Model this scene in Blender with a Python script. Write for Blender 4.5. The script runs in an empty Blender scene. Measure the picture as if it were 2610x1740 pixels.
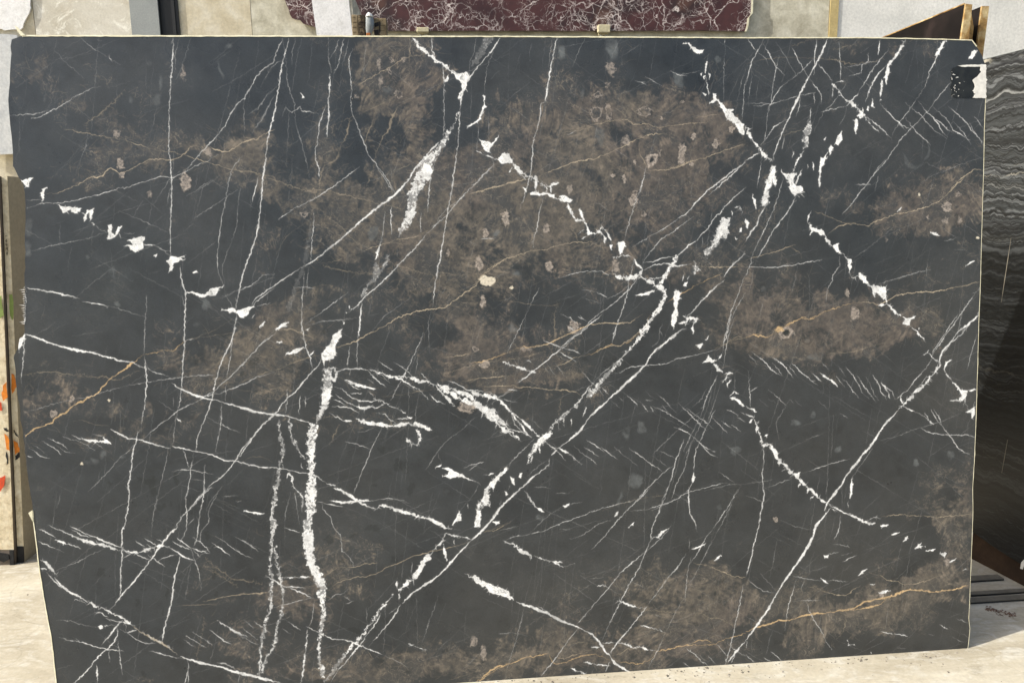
import bpy, bmesh, math, random
import numpy as np
from mathutils import Matrix, Vector
rng = np.random.default_rng(7); random.seed(7)
SC = bpy.context.scene
COL = SC.collection

# ---------------------------------------------------------------- camera geometry (photo pixels 2610 x 1740)
F, CX, CY = 1887.0, 1305.0, 870.0
def nrm(v):
    v = np.array(v, float); return v / np.linalg.norm(v)
def rot(v, k, a): return v*math.cos(a)+np.cross(k, v)*math.sin(a)+k*k.dot(v)*(1-math.cos(a))
dh = nrm((22520, -670, 1887)); dv = nrm((489, 21746, 1887)); dv = nrm(dv-dv.dot(dh)*dh)
LEAN = math.radians(4.6)
down = max((rot(dv, dh, LEAN), rot(dv, dh, -LEAN)), key=lambda d: d[2])
Zc = -down; Xc = dh; Yc = np.cross(Zc, Xc)
R = np.array([Xc, Yc, Zc])
H, T = 1.5185566705748125, 2.373249124398368
EYE = np.array([0, 0, H])
def ray(x, y): return R @ np.array([(x-CX)/F, (y-CY)/F, 1.0])
def hit(x, y, p, n):
    r = ray(x, y); n = np.array(n, float); return EYE + r*(n.dot(np.array(p)-EYE)/n.dot(r))
def hy(x, y, Y): return hit(x, y, (0, Y, 0), (0, 1, 0))
def hz(x, y, z=0.0): return hit(x, y, (0, 0, z), (0, 0, 1))
def hx(x, y, X): return hit(x, y, (X, 0, 0), (1, 0, 0))

cam = bpy.data.cameras.new("camera"); cam.lens = 36*F/2610; cam.sensor_width = 36
cam.clip_start = 0.05; cam.clip_end = 500
co = bpy.data.objects.new("camera", cam); COL.objects.link(co); SC.camera = co
M = Matrix([[R[i][0], -R[i][1], -R[i][2], EYE[i]] for i in range(3)] + [[0, 0, 0, 1]])
co.matrix_world = M

# ---------------------------------------------------------------- light
SUN_AZ, SUN_EL = math.radians(14), math.radians(36)   # travel direction from +X towards +Y, elevation
sd_ = Vector((math.cos(SUN_AZ)*math.cos(SUN_EL), math.sin(SUN_AZ)*math.cos(SUN_EL), -math.sin(SUN_EL)))
w = bpy.data.worlds.new("World"); SC.world = w; w.use_nodes = True
nt = w.node_tree; nt.nodes.clear()
sky = nt.nodes.new("ShaderNodeTexSky"); sky.sky_type = 'NISHITA'; sky.sun_disc = False
sky.sun_elevation = SUN_EL
sky.sun_rotation = math.atan2(-sd_.x, -sd_.y)
sky.air_density = 1.0; sky.dust_density = 3.0; sky.ozone_density = 1.0
bg = nt.nodes.new("ShaderNodeBackground"); bg.inputs[1].default_value = 0.15
wo = nt.nodes.new("ShaderNodeOutputWorld")
nt.links.new(sky.outputs[0], bg.inputs[0]); nt.links.new(bg.outputs[0], wo.inputs[0])
sl = bpy.data.lights.new("sun", 'SUN'); sl.energy = 4.6; sl.angle = math.radians(0.5); sl.color = (1, 0.955, 0.88)
so = bpy.data.objects.new("sun", sl); COL.objects.link(so)
so.rotation_euler = sd_.to_track_quat('-Z', 'Y').to_euler()
SC.view_settings.view_transform = 'Standard'; SC.view_settings.look = 'None'
SC.view_settings.exposure = 0.30; SC.view_settings.gamma = 1

# ---------------------------------------------------------------- helpers
def lin(c):
    c = [x/255 for x in c]
    return tuple(((x+0.055)/1.055)**2.4 if x > 0.04045 else x/12.92 for x in c)
def mat(name, rough=0.6, spec=0.5):
    m = bpy.data.materials.new(name); m.use_nodes = True
    b = m.node_tree.nodes["Principled BSDF"]
    b.inputs["Roughness"].default_value = rough; b.inputs["Specular IOR Level"].default_value = spec
    return m, m.node_tree, b
def node(t, kind, **kw):
    n = t.nodes.new(kind)
    for k, v in kw.items():
        if k in n.inputs: n.inputs[k].default_value = v
        else: setattr(n, k, v)
    return n
def ramp(t, fac, stops, interp='LINEAR'):
    r = t.nodes.new("ShaderNodeValToRGB"); r.color_ramp.interpolation = interp
    e = r.color_ramp.elements
    while len(e) < len(stops): e.new(0.5)
    for i, (p, c) in enumerate(stops):
        e[i].position = p; e[i].color = (*c, 1) if len(c) == 3 else c
    t.links.new(fac, r.inputs[0]); return r.outputs[0]
def mix(t, fac, a, b, mode='MIX'):
    m = t.nodes.new("ShaderNodeMix"); m.data_type = 'RGBA'; m.blend_type = mode
    for s, v in ((0, fac), (6, a), (7, b)):
        if isinstance(v, bpy.types.NodeSocket): t.links.new(v, m.inputs[s])
        elif isinstance(v, (int, float)): m.inputs[s].default_value = v
        else: m.inputs[s].default_value = (*v, 1)
    return m.outputs[2]
def coords(t, scale=(1, 1, 1), rotz=(0, 0, 0)):
    tc = t.nodes.new("ShaderNodeTexCoord"); mp = t.nodes.new("ShaderNodeMapping")
    mp.inputs["Scale"].default_value = scale; mp.inputs["Rotation"].default_value = rotz
    t.links.new(tc.outputs["Object"], mp.inputs[0]); return mp.outputs[0]
def noise(t, vec, scale, detail=6, rough=0.55, dist=0.0):
    n = node(t, "ShaderNodeTexNoise"); n.inputs["Scale"].default_value = scale
    n.inputs["Detail"].default_value = detail; n.inputs["Roughness"].default_value = rough
    n.inputs["Distortion"].default_value = dist
    t.links.new(vec, n.inputs["Vector"]); return n.outputs["Fac"]
def bump(t, b, h, s=0.2, d=0.01):
    n = t.nodes.new("ShaderNodeBump"); n.inputs["Strength"].default_value = s; n.inputs["Distance"].default_value = d
    t.links.new(h, n.inputs["Height"]); t.links.new(n.outputs[0], b.inputs["Normal"])
def stone(name, cols, scale=4, detail=8, rough=0.7, bs=0.3, fine=60, spec=0.4):
    """mottled mineral or timber material: a ramp over two noises and grain"""
    m, t, b = mat(name, rough, spec)
    v = coords(t)
    a = noise(t, v, scale, detail, 0.62, 0.4)
    k = len(cols)-1
    c = ramp(t, a, [(0.3+0.4*i/k, lin(x)) for i, x in enumerate(cols)])
    g = noise(t, v, fine, 4, 0.7)
    gg = ramp(t, g, [(0.3, (0.82,)*3), (0.7, (1.08,)*3)])
    c = mix(t, 1.0, c, gg, 'MULTIPLY')
    t.links.new(c, b.inputs["Base Color"]); bump(t, b, g, bs, 0.003)
    return m

def tag(o, label=None, cat=None, group=None, kind=None):
    for k, v in (("label", label), ("category", cat), ("group", group), ("kind", kind)):
        if v: o[k] = v
    if cat and not kind: o["kind"] = "thing"
    return o
def link(name, me, m, parent=None):
    o = bpy.data.objects.new(name, me); COL.objects.link(o)
    if m: me.materials.append(m)
    if parent: o.parent = parent
    return o
def empty(name, loc, label, cat, group=None):
    o = bpy.data.objects.new(name, None); COL.objects.link(o); o.location = loc
    o.empty_display_size = 0.1
    bpy.context.view_layer.update()
    return tag(o, label, cat, group)
def mesh_from(vs, fs, origin):
    me = bpy.data.meshes.new("m"); org = np.array(origin, float)
    me.from_pydata([tuple(np.array(v)-org) for v in vs], [], fs); me.update()
    bm = bmesh.new(); bm.from_mesh(me); bmesh.ops.recalc_face_normals(bm, faces=bm.faces); bm.to_mesh(me); bm.free()
    return me
def part(name, vs, fs, m, parent=None, bevel=0.0, **tg):
    """a mesh object with its origin at its own base centre (or its parent's origin)"""
    vs = [np.array(v, float) for v in vs]
    if parent is not None: org = np.array(parent.location); 
    else:
        a = np.min(vs, axis=0); b = np.max(vs, axis=0); org = np.array([(a[0]+b[0])/2, (a[1]+b[1])/2, a[2]])
    me = mesh_from(vs, fs, org)
    if bevel:
        bm = bmesh.new(); bm.from_mesh(me)
        bmesh.ops.bevel(bm, geom=bm.edges[:], offset=bevel, segments=1, affect='EDGES'); bm.to_mesh(me); bm.free()
    o = link(name, me, m, parent)
    if parent is None: o.location = org
    if tg: tag(o, **tg)
    return o
def prism(name, poly, d, m, parent=None, bevel=0.0, **tg):
    """closed solid: outline poly (3D points) swept along vector d"""
    n = len(poly); d = np.array(d, float)
    vs = [np.array(p, float) for p in poly] + [np.array(p, float)+d for p in poly]
    fs = [tuple(range(n)), tuple(range(2*n-1, n-1, -1))] + [(i, (i+1) % n, n+(i+1) % n, n+i) for i in range(n)]
    return part(name, vs, fs, m, parent, bevel, **tg)
def box(name, lo, hi, m, parent=None, bevel=0.0, **tg):
    x0, y0, z0 = lo; x1, y1, z1 = hi
    return prism(name, [(x0, y0, z0), (x1, y0, z0), (x1, y0, z1), (x0, y0, z1)], (0, y1-y0, 0), m, parent, bevel, **tg)

# ---------------------------------------------------------------- slab plane
p0 = ray(CX, CY)*T + EYE
SX = np.array([1.0, 0, 0]); SD = R @ dv; SN = np.cross(SX, SD); SN = SN/np.linalg.norm(SN)   # SN points to the camera or away
if SN[1] > 0: SN = -SN
O3 = hit(56, 92, p0, SN)
def suv(x, y):
    p = hit(x, y, p0, SN)-O3; return np.array([p.dot(SX), p.dot(SD)])
def s3(u, v, off=0.0): return O3+SX*u+SD*v+SN*off

DATA = """
#0 0
W2.2 1383 290 1382 400 1370 560 1360 700 1352 850 1350 950 1345 1100 1345 1210 1360 1280 1368 1420 1372 1568
w1 1432 305 1400 420 1398 580
w.9 1525 305 1480 440 1430 590 1400 640
W1.6 80 925 210 908 250 915 320 900 380 880
W1.8 245 945 320 935 400 885 445 868 520 825 600 770 720 710 800 690
w1.2 440 405 510 490 620 580 670 628
w1.2 630 292 740 385 800 425 870 460 960 520
w1.8 775 315 815 328
W2 870 445 890 490
G1.2 518 1032 690 1065 850 1095 950 1110 1100 1155 1280 1205 1400 1220 1520 1255 1640 1290 1780 1335 1900 1365 2050 1385 2195 1410
D1.6 690 1050 690 980 780 920 870 845 950 770 990 720
w1.2 700 1070 690 1150 640 1290 600 1400
G2 370 1550 470 1540 560 1500 640 1460 730 1415 820 1410 840 1375 890 1340 930 1365 950 1390 1000 1370 1060 1345 1130 1305 1200 1275 1300 1268 1360 1280 1420 1262 1500 1205 1520 1170 1580 1170 1620 1195
W1.8 1480 1360 1560 1270 1650 1170 1730 1090 1800 1000 1830 930 1900 820 1950 790 2000 700 2050 610 2120 540 2195 480
G3 1670 1165 1770 1215 1830 1205 1900 1165 1980 1125 2050 1115 2100 1080 2150 1050 2195 1035
G1.4 1950 1100 2050 1115
w1.2 1950 790 1945 850 1950 1000 1950 1100
w1 2080 700 2130 600 2195 520
w1 1990 910 2060 870 2120 780 2195 710
w1 2010 1070 2100 950 2150 840 2195 760
w1 1390 1180 1385 1300 1380 1400
w1 1520 1568 1760 1400
w1 1800 1568 1820 1420 1870 1320 1940 1240
P 160 1440 275 1415 240 1455 230 1500 205 1495
P 325 1568 330 1510 380 1495 350 1530 355 1568
F 1203 503 25 22 g
F 1040 790 18 18 g
F 1255 810 28 45 g
F 1460 590 12 55 t
F 1760 560 9 45 g
F 960 1305 30 45 p
F 978 1400 20 25 p
F 345 785 10 15 g
F 1480 1450 45 70 p
F 930 1070 25 35 t
F 1660 1210 35 35 t
F 1290 670 8 35 g
F 1830 370 25 20 g
#600 0
W3 425 300 395 430 365 560 345 680 325 800 315 880 285 990 265 1060 250 1180 235 1290 222 1380 212 1480 212 1568
W1.2 380 305 320 430 300 500 180 590 130 680 90 740 65 790
w1.2 405 470 330 500 270 560 230 640 200 700
w1.2 330 690 250 760 180 860 90 920
w1.2 310 760 260 850 210 950 130 1060
w1.2 480 305 450 420 450 520
w.9 530 310 500 420 470 600 450 720
w1.4 380 320 400 480 410 640 440 750 470 830 475 930 490 1020 530 1150 550 1240 580 1340 585 1420
W1.5 370 925 400 855 445 900 520 850 525 885 600 895 670 912
P 520 745 558 775 535 795
W1.2 740 305 745 480 765 580
W2.4 865 305 845 400 820 510 785 590
W1.5 825 315 800 400 750 470
W3 750 590 755 680 745 740 740 830 745 920 735 1000 728 1105
R3 750 640 755 720
W2 720 840 670 980 655 1120 635 1220 640 1280 668 1350 665 1420
w1.4 905 310 885 420 850 520
D2.5 665 1500 680 1380 730 1310 810 1270 840 1170 880 1100 910 950
W1.8 935 385 905 470 915 580 930 720 920 820 925 900 970 990 1010 1100 1060 1230 1120 1310 1180 1410 1280 1560
G1.6 965 685 1060 630 1140 590 1240 535 1330 475 1420 445 1520 430
g1 550 940 730 840 900 730
g1 730 1020 850 970 940 930 1080 870 1250 790
w1 1190 340 1110 410 1030 540 1010 640
w.9 1055 310 1030 460 1020 560
R6 1415 300 1480 380 1540 430 1600 490 1650 500 1710 560 1780 590
W1.8 1565 300 1570 400 1600 480 1640 480
P 1700 550 1760 585 1850 565 1870 600 1900 590 1850 660 1840 720 1800 800 1775 800 1810 720 1795 650 1750 605
B.35 2030 300 90 1960 420 60 1890 520 35
W5 2115 300 2080 360 2010 450 1930 540 1870 620 1820 700 1800 780 1795 850
W1.2 1920 310 1905 420 1880 470 1860 570
W1.2 2060 400 2010 540 1995 640 1990 740
W2 1795 850 1790 920 1780 1100 1770 1200 1750 1340 1740 1420 1722 1568
P 1980 750 2005 750 1995 790 2005 850 1990 870 1960 950 1930 990 1830 1050 1860 1020 1930 970 1970 890 1990 830
W1.2 1940 990 1935 1090 1925 1190
W2.2 1660 530 1665 640 1665 760 1665 900 1662 1060 1660 1090
P 1665 640 1700 600 1700 650 1675 665
B.9 1785 900 10 1740 1000 14 1700 1060 35 1650 1150 60 1590 1230 60 1530 1320 100 1500 1400 115 1460 1480 115 1400 1568 80
W4 1630 1130 1560 1200 1500 1270 1440 1340 1390 1420 1330 1500 1250 1568
W2 1590 1300 1560 1400 1550 1480 1545 1568
P 1955 1125 2010 1130 2050 1145 2120 1060 2100 1100 2060 1170 2030 1190 2040 1230 1990 1210 1960 1160
P 2090 1275 2150 1215 2195 1230 2195 1310 2120 1310
w1.2 2040 1200 2060 1300 2060 1420
w1.2 2020 900 2025 1130
D1.6 0 1360 120 1370 220 1410 350 1450 480 1500 580 1530 620 1510 740 1530
D2.5 1105 1350 1080 1400 1050 1480
D4 1300 850 1260 920 1220 1040 1160 1130 1120 1230 1100 1340
D2.5 1100 960 1050 1080 1030 1140
g1 1210 1385 1380 1320 1450 1280
D1.5 1390 300 1390 420 1385 560 1350 680
F 1145 510 18 55 t
F 1160 640 14 40 t
F 1300 750 34 28 r
F 960 770 35 35 d
F 1250 475 15 20 r
F 1345 480 18 25 t
F 1225 570 15 20 r
F 1205 720 30 22 g
#1200 0
W3.2 685 300 665 400 640 520 620 640 605 740 590 820
W2.2 590 820 560 830 548 950 530 1030 490 1160 492 1230 475 1400
w1.2 650 310 630 430 620 560
w1.2 590 820 580 900 570 940
w1.4 910 305 860 410 810 530
P 1690 345 1740 340 1770 375 1815 400 1870 400 1860 425 1810 435 1750 385 1735 350
P 1882 485 1888 530 1875 590 1870 590
P 1855 610 1872 600 1865 640
P 1830 590 1850 580 1840 610
P 1900 580 1915 600 1905 640
P 1850 745 1885 755 1870 772
W2 1310 645 1360 660 1410 680
W1.2 1390 615 1460 650 1525 685
W1.6 1590 570 1650 595 1730 605
w1.2 1650 600 1830 565
W2 2025 310 2030 355
w1 2030 355 2020 560 2020 800
P 1895 815 1930 790 1920 730 1945 735 1950 770 2000 820 2050 870 2110 875 2080 900 2120 940 2195 1010 2195 1100 2160 1080 2120 1000 2050 960 2020 900 1960 790 1930 820
w1.2 2195 550 2150 700 2110 900
W1.6 2195 640 2180 750 2175 850 2165 960
G1.4 930 1005 1050 980 1130 965 1240 955 1300 995 1420 992 1490 1020 1640 1000 1780 985 1910 980
G1 1780 945 1990 910
g1.2 540 1120 770 1050 850 1045 1000 1005
W1.2 770 1075 850 1045
G2 540 1410 650 1360 750 1320 870 1285 970 1275 1080 1230 1200 1180 1280 1135 1400 1080 1560 1065
G1.8 1430 1365 1560 1360 1660 1330 1760 1290 1900 1250 2050 1195 2195 1150
G1.8 0 1550 130 1510 270 1470 400 1440 470 1430
G1 1345 1180 1350 1240 1400 1320 1430 1365
W1.5 1400 1330 1380 1430 1340 1568
w1 1490 1040 1450 1160 1420 1280
W3 2195 1290 2080 1400 2000 1470 1900 1560
R2.2 40 1205 120 1240 205 1270
R3 320 1290 350 1340 400 1400 440 1430
R2.4 1870 600 1890 700 1900 760
P 205 1275 260 1215 310 1220 340 1290 330 1310 300 1300 230 1300
w1.2 0 1510 100 1400 190 1320
F 1115 545 38 60 t
F 1440 1280 55 50 h
F 1685 1240 32 100 p
F 1760 1310 22 22 p
F 1955 1150 28 45 p
F 1510 1230 12 30 p
F 1240 1120 35 40 t
F 1310 1295 12 20 p
F 1140 1400 25 20 p
F 1220 1430 20 30 p
F 1690 810 14 20 p
F 1525 945 12 20 p
F 1775 1095 20 35 p
F 2085 1030 30 28 p
F 1000 900 50 70 r
F 1100 890 25 60 r
F 1390 890 60 45 r
F 1090 680 14 22 r
F 1670 640 45 50 g
F 1975 475 30 35 g
F 885 750 15 50 g
F 1010 760 28 25 r
F 1040 1080 40 60 g
F 1310 1540 25 25 r
F 790 1520 20 35 t
F 720 420 30 55 g
F 1120 380 50 90 g
K 1735 1430 12 30
K 1880 1400 40 12
#1900 0
W2.4 150 305 95 410 45 500 20 600 0 680
W2 10 305 80 405
w1.4 80 405 150 460 180 520
W1.8 140 350 200 460 240 530 310 605
w1.4 45 500 50 620 30 730 20 850
W1.3 240 340 320 450 360 530 410 610
W1.8 370 380 430 500 480 590 530 650 570 710 605 760 600 830
W3.4 570 305 555 400 550 480 548 560 545 600
W5 655 305 620 400 580 480 540 550 500 620 460 700 430 770 380 860 340 950 290 1060 260 1130 235 1210 215 1290
g1 0 510 110 480 270 460 400 458 550 465 650 470 760 490 840 510
D1.5 650 470 760 490 840 510 1000 500 1100 470
W1.5 545 470 460 550 410 600 300 680 250 740 200 830 170 880
W1.3 265 440 240 560 215 700 205 820 175 900 165 1040 140 1160
W1.4 60 850 200 830 310 800 430 765 560 735
w1.2 0 830 130 825 200 830
W1.7 580 515 640 580 690 650
R5 690 660 740 720 790 790 840 820 900 870 950 930 990 990
W2.2 990 990 1070 1060
W2 960 930 1040 990 1100 1040 1175 1120
W2.4 750 340 750 450 760 560 755 650
W1.5 720 660 800 645
W2 700 680 690 780
P 690 670 708 680 695 720
R5 1280 310 1230 400 1180 470 1140 520
W3.2 1130 520 1060 590 1010 670 980 740 960 820
P 1130 510 1160 500 1145 600 1130 690 1110 620
W1.8 1145 390 1090 460 1010 560 970 630 900 740
W3.4 900 745 850 800 805 850
W1.3 805 850 790 930 750 1000
W1.3 595 900 700 870 800 850
w1.4 540 1050 620 900 700 820 810 660
P 1085 640 1097 640 1092 740 1070 830 1078 720
P 1010 790 1022 820 1025 860 1000 850
P 975 850 990 845 985 890 970 880
P 930 860 945 880 935 900
P 862 960 888 940 900 980 885 1080 870 1010
P 890 920 930 900 945 940 915 950
P 770 1040 775 1100 740 1170 710 1150 730 1090
P 680 1160 710 1185 670 1240 660 1190
P 650 1210 640 1270 605 1340 595 1420 590 1500 585 1500 590 1350 620 1250
PT 510 950 520 1000 500 1150 460 1210 465 1100 490 990
W2.8 545 740 550 830
W2.6 520 860 515 950
R4 460 1210 410 1290 380 1370
W1.4 440 760 430 850 400 930
P 1610 320 1582 330 1540 390 1510 460 1545 440 1575 380
W3.2 1600 320 1545 400 1520 470 1470 570 1440 660 1430 700
W1.5 1440 670 1390 760 1340 830 1290 900 1220 990 1170 1080
W1.6 1640 650 1580 730 1520 800 1460 880 1380 970 1330 1020 1250 1100 1180 1200 1120 1290 1050 1360 970 1470 940 1500
W3 1075 830 1140 900 1200 960 1250 1000 1310 1030
W1.7 1275 820 1330 870 1400 920 1460 990 1520 1050 1610 1110
W1.7 1380 810 1430 880 1500 940 1540 990 1570 1050 1615 1095
W2.2 1440 890 1500 940 1560 980 1620 1040 1665 1060
W1.7 1500 860 1560 910 1620 970 1660 1040 1740 1090 1790 1120
W1.7 1620 850 1700 920 1760 970 1800 1040 1850 1090 1905 1140
W3 1790 980 1820 1050 1870 1110 1905 1160
W1.3 1660 970 1720 1040 1760 1090 1805 1160
W1.3 1830 930 1870 990 1905 1040
W2.2 1270 945 1320 1000 1370 1060 1430 1110 1480 1160
W1.6 1220 980 1280 1050
Q16 1260 1220 1290 1310 1350 1340 1420 1300 1460 1200 1450 1120
P 1780 470 1810 410 1855 400 1830 450 1810 475
P 625 1105 642 1095 632 1128
R6 0 1010 30 1080 60 1130 110 1180 150 1240 210 1290
W2 120 1160 170 1100 220 1020 320 955
W3 120 1215 0 1280
g1.2 250 1090 400 1050 480 1020
W1.5 130 1270 110 1380 90 1500
P 280 1360 320 1390 410 1385 390 1410 380 1450 400 1480 450 1490 470 1530 400 1568 370 1560 340 1450
P 235 1320 240 1420 250 1440 235 1490 215 1420 200 1500 150 1568 135 1568 165 1450 200 1360
W2.8 455 1350 420 1420 400 1480
G1.8 1905 1355 1830 1350 1760 1400 1700 1440 1650 1500 1600 1560
w.9 1905 1250 1700 1320 1500 1400 1400 1460
w1.4 1000 1475 870 1475
R2.4 1075 320 1065 380 1060 440
R2 980 420 975 490 930 520 925 580
w1.4 780 540 950 510 1080 480
W1.4 820 605 930 580
P 535 1290 545 1320 545 1360 532 1340
P 495 1310 503 1330 495 1360
W2 310 1090 290 1190
W2 385 1210 372 1260
D1.4 370 370 500 320 620 310
D1.4 700 400 800 370 920 350
#0 400
W2.4 1370 150 1370 320 1362 480 1362 600 1360 700 1365 790
P 455 380 520 400 590 400 655 410 650 440 600 460 560 420 500 455 490 430
P 680 450 700 420 745 415 750 450 740 500 720 510 715 480 725 430 690 460 695 500 660 520 665 490
R1.8 650 440 690 470
R1.8 795 580 855 600
R1.6 1150 700 1230 700 1320 760 1370 800
P 740 520 762 540 745 545
w1.6 760 545 795 580
P 855 545 890 530 895 560 890 610 920 630 930 590 950 555 990 545 960 580 945 620 900 660 855 670 860 620
W1.6 945 600 970 650
w1.2 990 610 1070 608
P 1020 660 1080 645 1170 628 1145 680 1155 720 1130 745 1080 765 1040 740 1000 710 1060 700
W1.3 1180 710 1230 700
W1.3 1255 710 1320 755 1350 750
P 1225 785 1260 770 1245 800
P 1320 830 1380 790 1420 800 1495 780 1450 800 1465 820 1420 840 1385 850 1378 915 1350 920 1350 860
P 1540 920 1570 905 1580 920 1550 935
W2.2 1440 865 1445 960 1470 1050 1485 1100 1478 1200 1475 1320 1475 1568
w1.2 1455 1100 1470 1200 1485 1280
P 1475 1080 1560 1080 1590 1095 1650 1090 1690 1050 1790 1035 1750 1060 1735 1110 1680 1105 1610 1128 1560 1105
W1.3 1790 1035 1740 910 1735 800 1750 640 1770 480 1805 330 1830 180 1860 80 1920 10
W1.2 1795 1040 1800 1100 1850 1190 1880 1215
w1.2 1790 1030 1790 980 1770 880 1800 800 1860 650 1890 540 1895 420 1920 240
W3 2135 0 2110 100 2095 240 2080 400 2065 560 2020 720 1960 880 1925 980 1905 1070 1890 1160 1880 1210
W2.6 1885 1230 1890 1290 1870 1400 1840 1490 1800 1568
P 1760 1220 1850 1200 1890 1230 1940 1215 2000 1190 2060 1195 2010 1220 1990 1250 1950 1285 1915 1285 1890 1250 1800 1225
W1.8 2010 1190 2100 1110 2195 1045
W1.4 2050 1190 2160 1165
W1.2 1770 1130 1850 1090 1910 1060 2000 1030 2070 970 2100 940 2195 930
w1 1760 1120 1900 1060 2195 960
W1.5 210 410 340 365 450 370 600 348 720 315 850 280 980 240 990 250 1280 152 1380 165 1480 120 1600 50 1650 40 1740 -20
w1.4 210 345 290 340 350 340
P 325 285 350 250 375 240 350 280 355 330 340 350 330 320
W4 210 1042 330 1062 450 1085 630 1127
W2.6 650 1153 760 1170 870 1195
w1.4 870 1190 1000 1225 1160 1275
W4 200 1410 290 1440 380 1480 500 1515 620 1540 740 1560
w1.5 1170 1100 1160 1280 1155 1400 1150 1568
w1 250 750 400 710 550 680 680 655 850 600
w1 950 430 1100 490 1340 600
w1.2 1060 475 1140 350
w1.2 1220 380 1290 280 1350 180 1440 110
w1.2 1330 390 1350 300 1350 250
W1.2 1550 490 1700 390 1900 260
w1 1490 310 1700 180
g1 1480 1470 1700 1390 1880 1280
g1 1550 1450 1880 1400 2060 1370
P 2065 1360 2090 1335 2115 1310 2110 1345
P 190 1410 205 1410 195 1450 160 1530 145 1568 155 1480
W2 195 1420 190 1568
R2.4 200 1030 204 1120 200 1200 198 1270 192 1335
W2.4 2065 155 2040 250 2015 360
F 905 920 30 45 g
F 1200 300 18 25 t
F 690 795 15 15 g
F 940 1175 20 25 g
F 1560 1330 20 20 g
F 1640 1190 35 45 g
F 230 560 30 60 g
F 225 740 30 50 g
#600 400
W2.6 245 0 225 100 215 180 205 320 190 480 160 640 120 760 70 900 40 1020 20 1110 0 1180
W4.5 1510 30 1440 90 1380 180 1340 240 1250 320 1150 390 1060 460 980 530 900 600 840 660 760 720 690 780 610 840 540 870
W2.6 540 870 470 920 420 950 330 1010 230 1080 150 1140 130 1180
W2 340 500 470 410 600 350 730 270 830 200 930 120 990 80
W1.4 1080 0 1150 90 1210 180 1280 290
B.9 1540 20 110 1510 100 120 1490 180 110 1440 250 110 1420 310 80 1410 370 95 1400 440 95 1370 520 80 1330 580 60 1300 640 10
P 1500 40 1560 60 1580 130 1540 200 1500 180 1490 100
P 1370 480 1420 400 1450 380 1430 450 1400 510
W2 1550 180 1550 260 1540 330 1535 440
W1.6 1480 440 1478 600
W1.4 1290 740 1295 780
W2 1195 430 1185 520 1175 620 1160 700
P 1160 690 1150 740 1130 810 1115 820 1130 740
B.5 1120 860 50 1130 920 80 1100 980 40 1040 1040 30 1020 1110 60
B.5 1220 780 30 1200 850 40 1170 900 30
W2.4 1245 400 1242 500 1248 620
W2.4 1765 0 1745 130 1720 300 1700 400 1680 530 1655 680 1640 780 1620 870 1600 980 1585 1090 1575 1200
w1.2 1570 1210 1540 1320 1550 1568
W2 2070 60 1990 130 1880 250 1800 330 1690 460 1600 540 1540 600
W2.6 1540 600 1440 720 1360 800 1290 870 1240 930 1180 990 1100 1060 1040 1110 970 1190 900 1240
w1.4 1840 300 1750 370 1680 420 1620 490 1590 570
G1.8 2195 215 2080 240 1960 270 1850 295
G1.3 980 770 1100 720 1200 690 1300 655 1420 645 1500 610 1580 575
W3.2 1010 1160 1000 1250 990 1350 980 1440
W1.4 980 1450 970 1568
G2.2 2195 810 2130 830 2060 880 1960 950 1920 1030 1820 1090 1680 1200 1570 1215 1440 1230 1300 1280 1200 1345 1080 1405 1030 1430 970 1470 900 1490 820 1520 780 1520 700 1568
P 850 1370 850 1400 835 1450 800 1510 800 1568 690 1568 730 1530 780 1470 770 1420 790 1420
P 905 1190 922 1200 912 1210
P 885 1240 900 1240 890 1255
P 855 1315 872 1318 865 1335
W2.5 625 440 625 520 615 620 605 740 600 840
w1.5 585 870 570 1000 565 1110
W2.2 545 930 540 1060 530 1180 525 1330 530 1380 550 1470 570 1568
B.18 595 520 20 590 650 25 565 750 35 555 860 30 500 980 40 470 1080 40 430 1210 50
g1.2 320 780 400 640 500 560 610 490
W1.4 480 1045 560 1040 630 1050
g1 630 1040 700 1020 800 1030
W1.4 560 1330 700 1230 800 1150 900 1080
w1 560 1340 700 1310 850 1300 970 1280
w1 1065 1265 1150 1245
w1.1 1080 1400 1190 1270 1320 1180 1400 1120
P 310 1380 370 1330 440 1310 400 1340 370 1370
P 185 1360 215 1335 235 1310 225 1345
P 330 1480 370 1468 375 1480 350 1490
P 410 1568 480 1530 550 1515 500 1568
G1.4 300 1385 430 1375 490 1390 560 1420 640 1450
g1 600 840 720 850 900 800 1030 800
D1.4 740 270 900 310 1070 350 1160 380 1340 415
D1.4 1240 840 1340 880 1400 900 1600 950 1960 935
D2 1370 900 1300 1020 1250 1080
g1.2 1210 680 1400 700
D1.5 660 410 850 560 980 700
D1.6 700 870 830 900 1000 930 1150 930
P 560 1380 600 1365 575 1382
F 2160 500 30 55 p
F 1990 610 25 35 p
F 2010 985 65 40 b
F 1950 850 32 60 p
F 1975 1150 22 50 p
F 1700 765 28 45 d
F 1090 600 40 60 g
F 550 460 35 22 r
F 1910 1530 25 25 r
F 2085 605 30 25 g
W2 1960 655 2080 645
K 1430 1080 25 12
K 710 1390 24 24
#1200 400
R7 260 0 310 20 340 60 400 120 450 155 520 180 540 200
R6 520 180 520 270 480 290 560 295 620 295 680 330 760 340 800 355
R5 540 200 600 240 700 205
R4 600 240 610 290
R4 640 220 640 290
P 415 240 440 250 445 280 430 275
R4 300 120 330 80
P 700 310 740 305 810 345 800 365 740 360
R5 770 370 800 440 830 500 900 505 870 410
R6 830 510 910 510
P 860 410 890 430 900 490 880 480
R4.5 910 510 930 560 940 610 1000 610 1050 560 1080 600
R3.5 850 620 900 580
R3.5 880 660 940 620
R5 1000 580 1040 600 1070 640 1065 690
R4 1080 590 1110 650 1125 700
P 1108 700 1132 700 1120 740
P 1170 680 1220 665 1240 710 1215 760 1190 790 1180 740
R5 1140 810 1210 785 1300 805
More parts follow.
